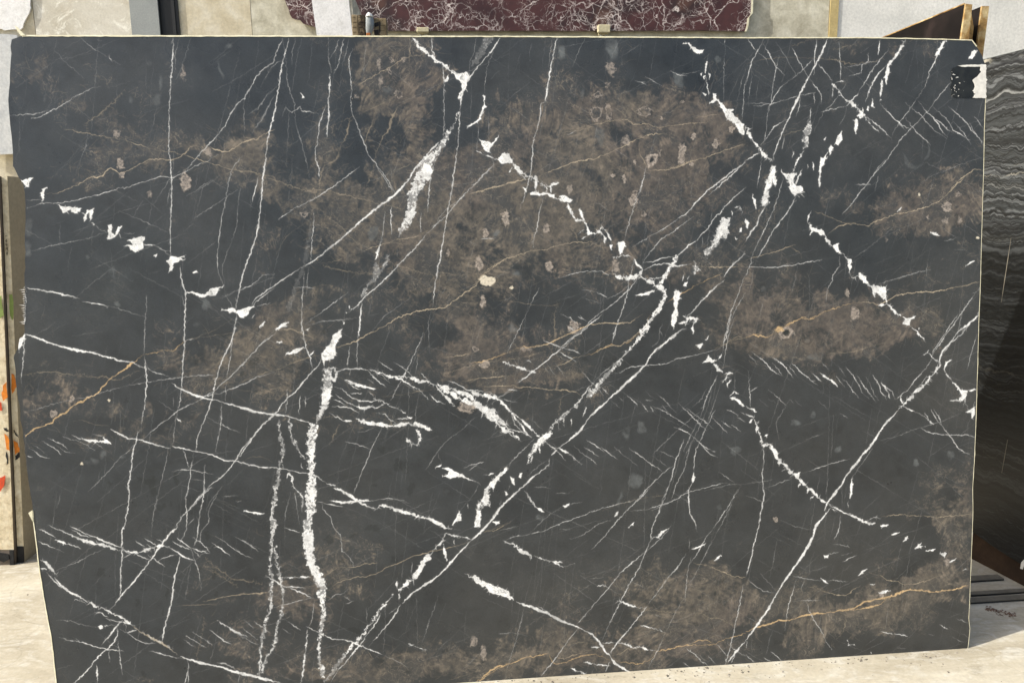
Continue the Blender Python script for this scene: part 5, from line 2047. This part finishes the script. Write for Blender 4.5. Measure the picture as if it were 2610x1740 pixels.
# black film patch with white paint at the upper right corner
pa = densify([suv(*p) for p in [(2428,174),(2440,169),(2511,167),(2511,250),(2432,250),(2424,244),(2427,232),(2421,222),(2426,212),(2422,200),(2427,190),(2423,182)]], 0.006, 0.0012)
patch = slabmesh(pa, 0.0012, 0.0002, m_blackfilm, "black_patch", slab)
wp = densify([suv(*p) for p in [(2498,170),(2512,166),(2513.5,176),(2512,185),(2512.5,196),(2512,251),(2478,250),(2486,240),(2477,232),(2484,222),(2478,205),(2490,196),(2500,184)]], 0.005, 0.0025)
slabmesh(wp, 0.0022, 0.0010, m_paint, "white_paint", patch)
wp = densify([suv(*p) for p in [(2440,168),(2470,166),(2512,165),(2513,170),(2480,171),(2450,171)]], 0.005, 0.0008)
slabmesh(wp, 0.0021, 0.0010, m_paint, "white_paint", patch)
for i in range(26):
    x, y = 2424+abs(rng.normal(0, 14)), rng.uniform(172, 246)
    s_ = rng.uniform(0.4, 1.6); q = [suv(x+s_*math.cos(a)*rng.uniform(.6, 1.3), y+s_*math.sin(a)*rng.uniform(.6, 1.3)) for a in np.arange(0, 6.2, 1.2)]
    slabmesh(q, 0.0019, 0.0010, m_paint, "paint_fleck", patch)

# ---------------------------------------------------------------- left: slabs seen on edge, broken slab above
def edge_slab(pts, Y, depth, dx, m_face, label, name="stone_slab", rubber=None, group=None):
    """front edge traced at distance Y, slab running back by depth"""
    P = [hy(x, y, Y) for x, y in pts]
    base = min(P, key=lambda p: p[2]); o = empty(name, (base[0], Y, 0), label, "stone slab", group)
    prism("slab_body", [p+np.array([0, 0.002, 0]) for p in P], (dx, depth, 0), m_face, o)
    return o, P
YB = 3.35
def stripe(P, k0, k1): pass
def edge_face(o, pts, Y, m, name="sawn_edge", th=0.003):
    P = [hy(x, y, Y) for x, y in pts]; return prism(name, [p+np.array([0, -th+0.002, 0]) for p in P], (0, th, 0), m, o)
bx = lambda y: 3+ (y-450)*(46-12)/982.0
Bq = [(14, 449), (19.5, 449), (62, 1432), (46, 1432), (12, 452)]
o, P = edge_slab([(4, 449), (18.5, 449), (62, 1432), (46, 1432)], YB, 1.45, 0.03, m_beige, "cream edged upright slab touching the big slab on its left, with number and orange spray")
edge_face(o, [(4, 449), (18.5, 449), (60.2, 1392), (44.3, 1392)], YB, m_creamedge)
edge_face(o, [(44.3, 1391), (60.2, 1391), (62, 1432), (46, 1432)], YB, m_rubber, "black_painted_foot", 0.006)
slabB = o
o, P = edge_slab([(-30, 449), (-5, 449), (37, 1440), (-30, 1446)], YB-0.02, 1.45, 0.0, m_gap, "thick cream edged upright slab at the far left with orange and red spray marks")
edge_face(o, [(-30, 449), (-5, 449), (35.3, 1400), (-30, 1400)], YB-0.02, m_creamedge)
edge_face(o, [(25, 1400), (35.3, 1400), (37, 1440), (26, 1441)], YB-0.02, m_rubber, "black_painted_foot", 0.006)
edge_face(o, [(-30, 1404), (12, 1410), (22, 1412), (24, 1424), (10, 1432), (0, 1428), (-30, 1430)], YB-0.0235, m_rubber, "black_painted_foot", 0.004)
slabA = o
# dark strip standing for the shaded gap between the two slabs
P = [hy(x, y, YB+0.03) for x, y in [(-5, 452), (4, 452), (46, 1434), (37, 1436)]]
prism("shaded_gap_strip", P, (0, 1.3, 0), m_gap, None, label="dark strip standing for the shaded gap between the two cream edged slabs on the left", cat="stone slab")
def mark(o, pts, Y, m, name="paint_mark"):
    P = [hy(x, y, Y) for x, y in pts]; q = []
    for a_, b_ in zip(P, P[1:]+P[:1]):
        for i in range(3): q.append(a_+(b_-a_)*i/3+np.array([rng.normal(0, 0.0015), 0, rng.normal(0, 0.0015)]))
    return prism(name, q, (0, 0.001, 0), m, o)
YM = YB-0.0035
mark(slabB, [(22, 752), (31, 750), (36, 800), (32, 815), (25, 805)], YM, m_green)
mark(slabB, [(29, 952), (37, 954), (41, 985), (32, 1002), (29, 990)], YM, m_orange)
mark(slabB, [(33, 1096), (36, 1094), (48, 1112), (47, 1116), (38, 1106)], YM, m_ink)
mark(slabB, [(35, 1122), (46, 1130), (50, 1150), (38, 1160)], YM, m_orange)
mark(slabB, [(38, 1162), (49, 1150), (51, 1164), (40, 1172)], YM, m_ink)
YN = YB-0.0255
mark(slabA, [(-6, 756), (3, 754), (8, 805), (0, 812), (-6, 808)], YN, m_green)
mark(slabA, [(6, 985), (16, 974), (18, 1012), (8, 1022), (4, 1010)], YN, m_orange)
mark(slabA, [(-4, 1022), (3, 1026), (4, 1045), (-6, 1050)], YN, m_red)
mark(slabA, [(9, 1090), (20, 1092), (22, 1100), (12, 1098)], YN, m_ink)
mark(slabA, [(11, 1104), (21, 1114), (24, 1146), (16, 1146)], YN, m_orange)
mark(slabA, [(14, 1150), (19, 1154), (21, 1180), (17, 1184)], YN, m_ink)
mark(slabA, [(0, 1218), (13, 1210), (12, 1236), (2, 1250), (-4, 1252)], YN, m_red)
# the handwritten number 16498 on the narrow edge, one digit under the other
def stroke(o, pts, Y, wpx, m, name):
    vs = []; fs = []
    for (a_, b_) in zip(pts[:-1], pts[1:]):
        A, B = hy(*a_, Y), hy(*b_, Y); d = B-A; L_ = np.linalg.norm(d); d = d/max(L_, 1e-6); n_ = np.array([-d[2], 0, d[0]])*wpx*0.0018*0.5
        k = len(vs); q = [A-n_, B-n_, B+n_, A+n_]; vs += q+[p+np.array([0, 0.0008, 0]) for p in q]
        fs += [(k, k+1, k+2, k+3), (k+7, k+6, k+5, k+4)]+[(k+i, k+(i+1) % 4, k+4+(i+1) % 4, k+4+i) for i in range(4)]
    return part(name, vs, fs, m, o)
digs = {"1": [[(0, .5), (1, .4)]], "6": [[(.9, .1), (.3, .4), (.1, .8), (.6, 1), (.9, .7), (.3, .6)]],
        "4": [[(.2, 0), (.1, .6), (.9, .6)], [(.6, .1), (.6, 1)]], "9": [[(.8, .4), (.3, .5), (.2, .1), (.8, 0), (.8, 1)]],
        "8": [[(.5, .5), (.15, .25), (.5, 0), (.85, .25), (.15, .75), (.5, 1), (.85, .75), (.5, .5)]]}
for i, ch in enumerate("16498"):
    y0_ = 598+i*11; x0_ = 13+i*0.6
    for st in digs[ch]: stroke(slabB, [(x0_+a_*5, y0_+b_*7.5) for a_, b_ in st], YM, 0.8, m_ink, "ink_digit")
# broken white slab, top left
YU = YW-0.014
P = [(-60, -60), (78, -60), (77, 0), (76, 14), (78, 20), (74, 34), (66, 48), (60, 60), (57, 72), (52, 76), (40, 75), (26, 76), (10, 78), (4, 74), (-60, 72)]
prism("broken_white_slab", [hy(x, y, YU) for x, y in P], (0, 0.012, 0), m_white, None, label="broken white marble slab with a jagged lower corner at the top left", cat="stone slab")
P = [(-60, 88), (10, 87), (44, 90), (44, 392), (-60, 396)]
prism("grey_white_slab", [hy(x, y, YW-0.06) for x, y in P], (0, 0.03, 0), m_greywhite, None, label="light grey marble slab left of the big slab, below the broken white one", cat="stone slab")

# ---------------------------------------------------------------- upper middle: red slab on brackets, white strip, timber ends
YR = YW-0.036
P = [(700, -70), (725, 0), (731, 14), (736, 26), (739, 38), (744, 46), (755, 50), (764, 51), (772, 60), (784, 64), (795, 66), (812, 76), (1000, 79), (1300, 79), (1500, 79.5), (1780, 78), (1899, 80), (1903, 66), (1905, 48), (1913, 38), (1914, 30), (1916, -70)]
prism("red_marble_slab", [hy(x, y, YR) for x, y in P], (0, 0.016, 0), m_redm, None, label="long dark red marble slab with a white net of veins, resting on wall brackets", cat="stone slab")
rod = [(1899, 81), (1903, 66), (1905, 48), (1913, 38), (1914, 30), (1916, 0), (1920, 0), (1919, 34), (1910, 44), (1908, 66), (1903, 81)]
prism("resin_edge", [hy(x, y, YR-0.002) for x, y in rod], (0, 0.019, 0), m_resin, bpy.data.objects["red_marble_slab"])
bpy.data.objects["resin_edge.001"] if "resin_edge.001" in bpy.data.objects else None
def bracket(x0, x1, y0, y1, lab):
    a_ = hy(x0, y1, YR-0.03); b_ = hy(x1, y0, YR-0.03); xm = (a_[0]+b_[0])/2
    o = empty("wall_bracket", (xm, YR-0.03, a_[2]), lab, "bracket", "brackets under the red slab")
    box("support_lip", (a_[0], YR-0.03, a_[2]), (b_[0], YR-0.003, b_[2]), m_yellow, o, 0.004)
    box("support_lip", (a_[0]+0.01, YR-0.0025, a_[2]-0.01), (b_[0]-0.01, YW-0.002, a_[2]+0.02), m_yellow, o)
    for s_ in (-0.022, 0.014): box("stem", (xm+s_, YR-0.01, a_[2]-0.5), (xm+s_+0.008, YW-0.003, a_[2]-0.011), m_steel, o)
bracket(1062, 1093, 70, 82, "cream steel bracket holding up the red slab near the timber ends")
bracket(1524, 1556, 63, 83, "whitish steel bracket holding up the red slab near its middle")
# white strip slab
YS = 3.9
def tall(pts, Y): return [hy(x, y, Y) for x, y in pts]
def tofloor(a_, b_, Y):   # continue two traced side points straight down to the floor
    out = []
    for (x0_, y0_), (x1_, y1_) in ((b_[0], b_[1]), (a_[0], a_[1])):
        A = hy(x0_, y0_, Y); B = hy(x1_, y1_, Y); k = A[2]/(A[2]-B[2]); q = A+(B-A)*k; out.append(q)
    return out
fl_ = tofloor(((790, -30), (808, 95)), ((886, -30), (899, 95)), YS)
ws = empty("white_marble_slab", tuple(np.array([(fl_[0][0]+fl_[1][0])/2, YS, 0])), "narrow tall white marble slab leaning upright in front of the red slab", "stone slab")
prism("slab_face", [hy(790, -30, YS), hy(886, -30, YS)]+fl_, (0, 0.02, 0), m_white, ws)
fl2 = tofloor(((887, -30), (899.5, 95)), ((893, -30), (906, 95)), YS)
prism("rough_edge", [hy(886.5, -30, YS+0.003), hy(893, -30, YS+0.003)]+fl2, (0, 0.6, 0), m_white_side, ws)
# timber ends
def timber(x0, x1, ytop, Y, m, lab, d=0.09):
    A = hy(x0, ytop, Y); B = hy(x1, ytop, Y)
    o = empty("timber_post", ((A[0]+B[0])/2, Y, 0), lab, "timber post", "timber posts behind the big slab")
    box("post", (A[0], Y, 0), (B[0], Y+d, A[2]), m, o, 0.002)
    return o, A, B
m_streak = stone("black_streaked_wood", [(28, 24, 20), (60, 50, 38), (150, 134, 104)], 40, 9, 0.9, 0.7)
YT = 3.7
for x0, x1, yt, m, lab in ((896, 911, 38, m_wood, "weathered timber post right beside the white slab"), (911.5, 929, 38, m_streak, "timber post streaked with black next to the plastic film"),
                           (952, 966, 46, m_wood, "short timber post with a black mark right of the plastic film"), (966.5, 984, 47, m_wood, "short weathered timber post under the red slab, rightmost of the posts")):
    o, A, B = timber(x0, x1, yt, YT, m, lab)
    if x0 == 952:
        q = [hy(953, 60, YT-0.002), hy(965, 56, YT-0.002), hy(966, 66, YT-0.002), hy(956, 70, YT-0.002)]; prism("dark_patch", q, (0, 0.0015, 0), m_ink, o)
        q = [hy(953, 78, YT-0.002), hy(965, 76, YT-0.002), hy(966, 90, YT-0.002), hy(954, 88, YT-0.002)]; prism("dark_patch", q, (0, 0.0015, 0), m_ink, o)
    if x0 == 966.5:
        q = [hy(966.6, 55, YT-0.002), hy(970, 58, YT-0.002), hy(969, 84, YT-0.002), hy(966.8, 80, YT-0.002)]; prism("dark_patch", q, (0, 0.0015, 0), m_ink, o)
    for k in range(7):
        zz = A[2]-0.012-k*0.022; xg0 = A[0]+(B[0]-A[0])*0.08; xg1 = A[0]+(B[0]-A[0])*(0.5+0.4*((k*37) % 10)/10)
        box("grain_line", (xg0, YT-0.0012, zz), (xg1, YT-0.0002, zz+0.0016), m_streak if m is m_wood else m_ink, o)
# plastic film hung over a rusty hook
bmv = []; segs = 14; rows = []
prof = [(34, 937, 941), (38, 934, 947), (44, 932, 950), (52, 932, 953), (62, 932, 954), (74, 932, 952), (82, 933, 949), (95, 935, 945)]
for (yy, xl, xr) in prof:
    A = hy(xl, yy, YT-0.01); B = hy(xr, yy, YT-0.01); r_ = (B[0]-A[0])/2; cx_ = (A[0]+B[0])/2
    rows.append([np.array([cx_+r_*math.cos(2*math.pi*i/segs), YT-0.01+r_*0.8*math.sin(2*math.pi*i/segs)*(1+0.12*math.sin(3*i)), A[2]]) for i in range(segs)])
vs = [p for r_ in rows for p in r_]; fs = [(j*segs+i, j*segs+(i+1) % segs, (j+1)*segs+(i+1) % segs, (j+1)*segs+i) for j in range(len(rows)-1) for i in range(segs)]
fs += [tuple(range(segs)), tuple(range((len(rows)-1)*segs, len(rows)*segs))]
bag = part("plastic_bag", vs, fs, m_bag, None, label="crumpled grey plastic film with a white top between the timber posts", cat="plastic bag")
for f_ in bag.data.polygons: f_.use_smooth = True
vs = []; fs = []
for j, (yy, xl, xr) in enumerate([(32, 938, 941), (36, 934.5, 947.5), (43, 931, 951.5), (44.5, 932, 950)]):
    A = hy(xl, yy, YT-0.012); B = hy(xr, yy, YT-0.012); r_ = (B[0]-A[0])/2; cx_ = (A[0]+B[0])/2
    vs += [np.array([cx_+r_*math.cos(2*math.pi*i/segs), YT-0.012+r_*0.95*math.sin(2*math.pi*i/segs), A[2]]) for i in range(segs)]
fs = [(j*segs+i, j*segs+(i+1) % segs, (j+1)*segs+(i+1) % segs, (j+1)*segs+i) for j in range(3) for i in range(segs)]+[tuple(range(segs))]
part("white_fold", vs, fs, m_paint, bag)
box("rusty_patch", tuple(hy(934, 96, YT-0.055)), tuple(hy(944, 84, YT-0.055)+np.array([0, 0.01, 0])), m_rust, bag, 0.002)

# ---------------------------------------------------------------- right: brown slabs on edge, black wavy slab, timber bearer, floor rails
def side_slab(x_px0, x_px1, ytop, Y, far_pt, m_face, label, lean_bottom=(0, 0)):
    A = hy(x_px0, ytop, Y); B = hy(x_px1, ytop, Y)
    return A, B
YD = 3.5
top = [hy(2458, 12, YD), hy(2474, 14, YD)]; bot = [hy(2444, 110, YD), hy(2464, 112, YD)]
def down_to(A, B, z): k = (A[2]-z)/(A[2]-B[2]); return A+(B-A)*k
botf = [down_to(top[0], bot[0], 0.0), down_to(top[1], bot[1], 0.0)]
o = empty("brown_slab", (botf[0][0], YD, 0), "dark brown slab with slanting top and rough golden edge above the big slab", "stone slab")
prism("slab_body", [top[0], top[1], botf[1], botf[0]], (0, 2.0, 0), m_brownslab, o)
prism("rough_edge", [p+np.array([0, -0.012, 0]) for p in (top[0], top[1], botf[1], botf[0])], (0, 0.011, 0), m_gold, o)
# its top edge is cut on the slant: resin line along it
prism("resin_edge", [top[0]+np.array([-0.002, 0, 0.0005]), top[0]+np.array([-0.002, 0, 0.006]), top[0]+np.array([0.004, 0, 0.006]), top[0]+np.array([0.004, 0, 0.0005])], (0, 2.0, 0), m_gold, o)
YE = 3.62
top = [hy(2499, 18, YE), hy(2517, 18, YE)]; bot = [hy(2482, 150, YE), hy(2500, 152, YE)]
botf = [down_to(top[0], bot[0], 0.0), down_to(top[1], bot[1], 0.0)]
o = empty("brown_slab", (botf[0][0], YE, 0), "second dark slab with a rough golden edge, behind the big slab's cut corner", "stone slab")
prism("slab_body", [top[0], top[1], botf[1], botf[0]], (0, 1.6, 0), m_brownslab, o)
prism("rough_edge", [p+np.array([0, -0.012, 0]) for p in (top[0], top[1], botf[1], botf[0])], (0, 0.011, 0), m_gold, o)
# thin dark shard leaning between the two
P = [hy(2476, 26, YD+0.06), hy(2494, 20, YD+0.06), hy(2492, 60, YD+0.06), hy(2486, 120, YD+0.06), hy(2482, 80, YD+0.06)]
PB = [hy(2474, 25, YD+0.05)]
prism("stone_shard", [hy(2475, 30, YD+0.08), hy(2482, 70, YD+0.08), down_to(hy(2482, 70, YD+0.08), hy(2472, 150, YD+0.08), 0), down_to(hy(2475, 30, YD+0.08), hy(2464, 150, YD+0.08), 0)], (0, 0.5, 0), m_gold, None, label="thin shard of slab with golden edge between the two brown slabs", cat="stone slab")
# black wavy slab: vertical plane through two floor points under it
a_ = hz(2478, 1428); b_ = hz(2610, 1497); dirv = (a_-b_); dirv[2] = 0; dirv /= np.linalg.norm(dirv); nn = np.array([dirv[1], -dirv[0], 0.0])
if nn[0] < 0: nn = -nn       # pointing away from the camera side (right)
pp = b_-nn*0.0
def hw(x, y): return hit(x, y, pp-nn*0.03, nn)
far_t = hw(2508, 152); near_t = hw(2610, 126); far_b = hw(2480, 1355); near_b = hw(2612, 1452)
def ext(A, B, k): return A+(B-A)*k
near_t2 = ext(far_t, near_t, 2.2); near_b2 = ext(far_b, near_b, 1.9); far_t2 = ext(near_t, far_t, 3.2); far_b2 = ext(near_b, far_b, 2.6)
near_b2[2] = max(near_b2[2], 0.02)
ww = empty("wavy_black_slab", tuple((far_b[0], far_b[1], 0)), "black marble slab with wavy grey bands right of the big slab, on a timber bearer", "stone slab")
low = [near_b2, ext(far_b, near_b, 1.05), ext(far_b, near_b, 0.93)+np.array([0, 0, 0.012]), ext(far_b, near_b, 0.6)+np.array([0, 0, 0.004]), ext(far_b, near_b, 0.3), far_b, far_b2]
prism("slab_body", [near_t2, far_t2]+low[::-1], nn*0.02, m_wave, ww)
prism("edge_resin", [far_t2+np.array([0, 0, 0.0005]), near_t2+np.array([0, 0, 0.0005]), near_t2+np.array([0, 0, 0.004]), far_t2+np.array([0, 0, 0.004])], nn*0.02, m_steel, ww)
# crack lines on it
for q in ([(2566, 605), (2578, 603), (2555, 870)],):
    pass
st = []
for (xa_, ya_, xb_, yb_, wd) in ((2577, 606, 2552, 770, 1.6), (2568, 1120, 2553, 1205, 1.8)):
    A = hit(xa_, ya_, pp-nn*0.0312, nn); B = hit(xb_, yb_, pp-nn*0.0312, nn)
    k = 10; vs = []; fs = []
    for i in range(k+1):
        c_ = A+(B-A)*i/k; wd_ = 0.0007*wd*(0.4+0.8*math.sin(math.pi*min(max(i/k, 0.05), 0.95)))*rng.uniform(.7, 1.3)
        vs += [c_-dirv*wd_, c_+dirv*wd_, c_+dirv*wd_+nn*0.001, c_-dirv*wd_+nn*0.001]
    for i in range(k):
        for j in range(4): fs.append((4*i+j, 4*i+(j+1) % 4, 4*i+4+(j+1) % 4, 4*i+4+j))
    fs += [(0, 1, 2, 3), (4*k+3, 4*k+2, 4*k+1, 4*k)]
    part("pale_crack", vs, fs, m_railtop, ww)
A = hit(2604, 1450, pp-nn*0.034, nn)
prism("pale_chip", [hit(x, y, pp-nn*0.033, nn) for x, y in [(2600, 1448), (2603, 1432), (2610, 1425), (2612, 1436), (2606, 1450)]], nn*0.003, m_paint, ww)
# timber bearer
fa = a_+dirv*0.02; nb = b_-dirv*1.2
B0 = hit(2494, 1386, pp, nn)
hgt_b = max(0.08, B0[2])
zf = far_b[2]-0.004; zn = near_b[2]-0.002
bear = [fa+nn*0.012, nb+nn*0.012, nb+nn*0.012+np.array([0, 0, max(zn-0.05, 0.02)]), b_+nn*0.012+np.array([0, 0, zn]), fa+nn*0.012+np.array([0, 0, zf])]
prism("timber_bearer", bear, nn*0.12, m_brownwood, None, label="brown timber bearer under the wavy black slab", cat="timber beam")
# floor rails along X
for (yt, yb_, lab) in ((1468, 1484, "farthest steel rail on the floor at the lower right"), (1508, 1520, "middle steel rail on the floor at the lower right"), (1524, 1539, "nearest steel rail on the floor at the lower right")):
    n0 = hz(2475, yb_); h_ = 0.007; f0 = hz(2475, yt, h_)
    o = empty("floor_rail", (2.3, n0[1], 0), lab, "floor rail", "steel rails on the floor")
    box("rail_face", (1.2, n0[1], 0.0), (2.26 if yt == 1468 else 2.9, n0[1]+0.004, h_), m_steel_d, o)
    box("rail_top", (1.2, n0[1]-0.001, h_+0.0005), (2.26 if yt == 1468 else 2.9, max(f0[1], n0[1]+0.02), h_+0.003), m_railtop, o)
# red-brown stain chips on the floor
m_stain = stone("rusty_debris", [(90, 66, 52), (130, 104, 84)], 20, 8, 0.9, 0.5)
dv_ = []; df = []
for i in range(70):
    t_ = rng.random(); x = 2515+t_*75+rng.normal(0, 4); y = 1548+t_*22+rng.normal(0, 4); c_ = hz(x, y); s_ = rng.uniform(0.001, 0.007)
    k = len(dv_); a0 = rng.random()*6
    q = [c_+np.array([math.cos(a0+a)*s_*rng.uniform(.5, 1.6), math.sin(a0+a)*s_*rng.uniform(.5, 1.2), 0.0008]) for a in (0, 1.3, 2.6, 3.9, 5.1)]
    dv_ += q+[c_+np.array([0, 0, 0.002+s_*0.25])]
    df += [(k+j, k+(j+1) % 5, k+5) for j in range(5)]+[(k+4, k+3, k+2, k+1, k)]
tag(part("debris", dv_, df, m_stain), label="reddish brown crumbs scattered on the floor right of the big slab", cat="debris", kind="stuff")

# stone grit lying on the floor
gv = []; gf = []
for i in range(900):
    x = rng.uniform(-2.4, 3.2); y = rng.uniform(1.5, 2.2) if rng.random() < 0.6 else rng.uniform(2.2, 4.2)
    if rng.random() < 0.35: y = 2.235-abs(rng.normal(0, 0.03)); x = rng.uniform(-1.2, 1.8)
    s_ = min(0.0012*math.exp(abs(rng.normal(0, 0.7))), 0.006); k = len(gv); a0 = rng.random()*6
    q = [np.array([x+math.cos(a0+a)*s_*rng.uniform(.6, 1.5), y+math.sin(a0+a)*s_*rng.uniform(.6, 1.5), 0.0004]) for a in (0, 1.5, 3.1, 4.6)]
    gv += q+[np.array([x, y, s_*0.9])]; gf += [(k+j, k+(j+1) % 4, k+4) for j in range(4)]+[(k+3, k+2, k+1, k)]
tag(part("grit", gv, gf, stone("grey_grit", [(60, 58, 54), (120, 114, 102), (200, 194, 180)], 3, 4, 0.9)), label="fine stone grit scattered over the concrete floor around the slabs", cat="grit", kind="stuff")
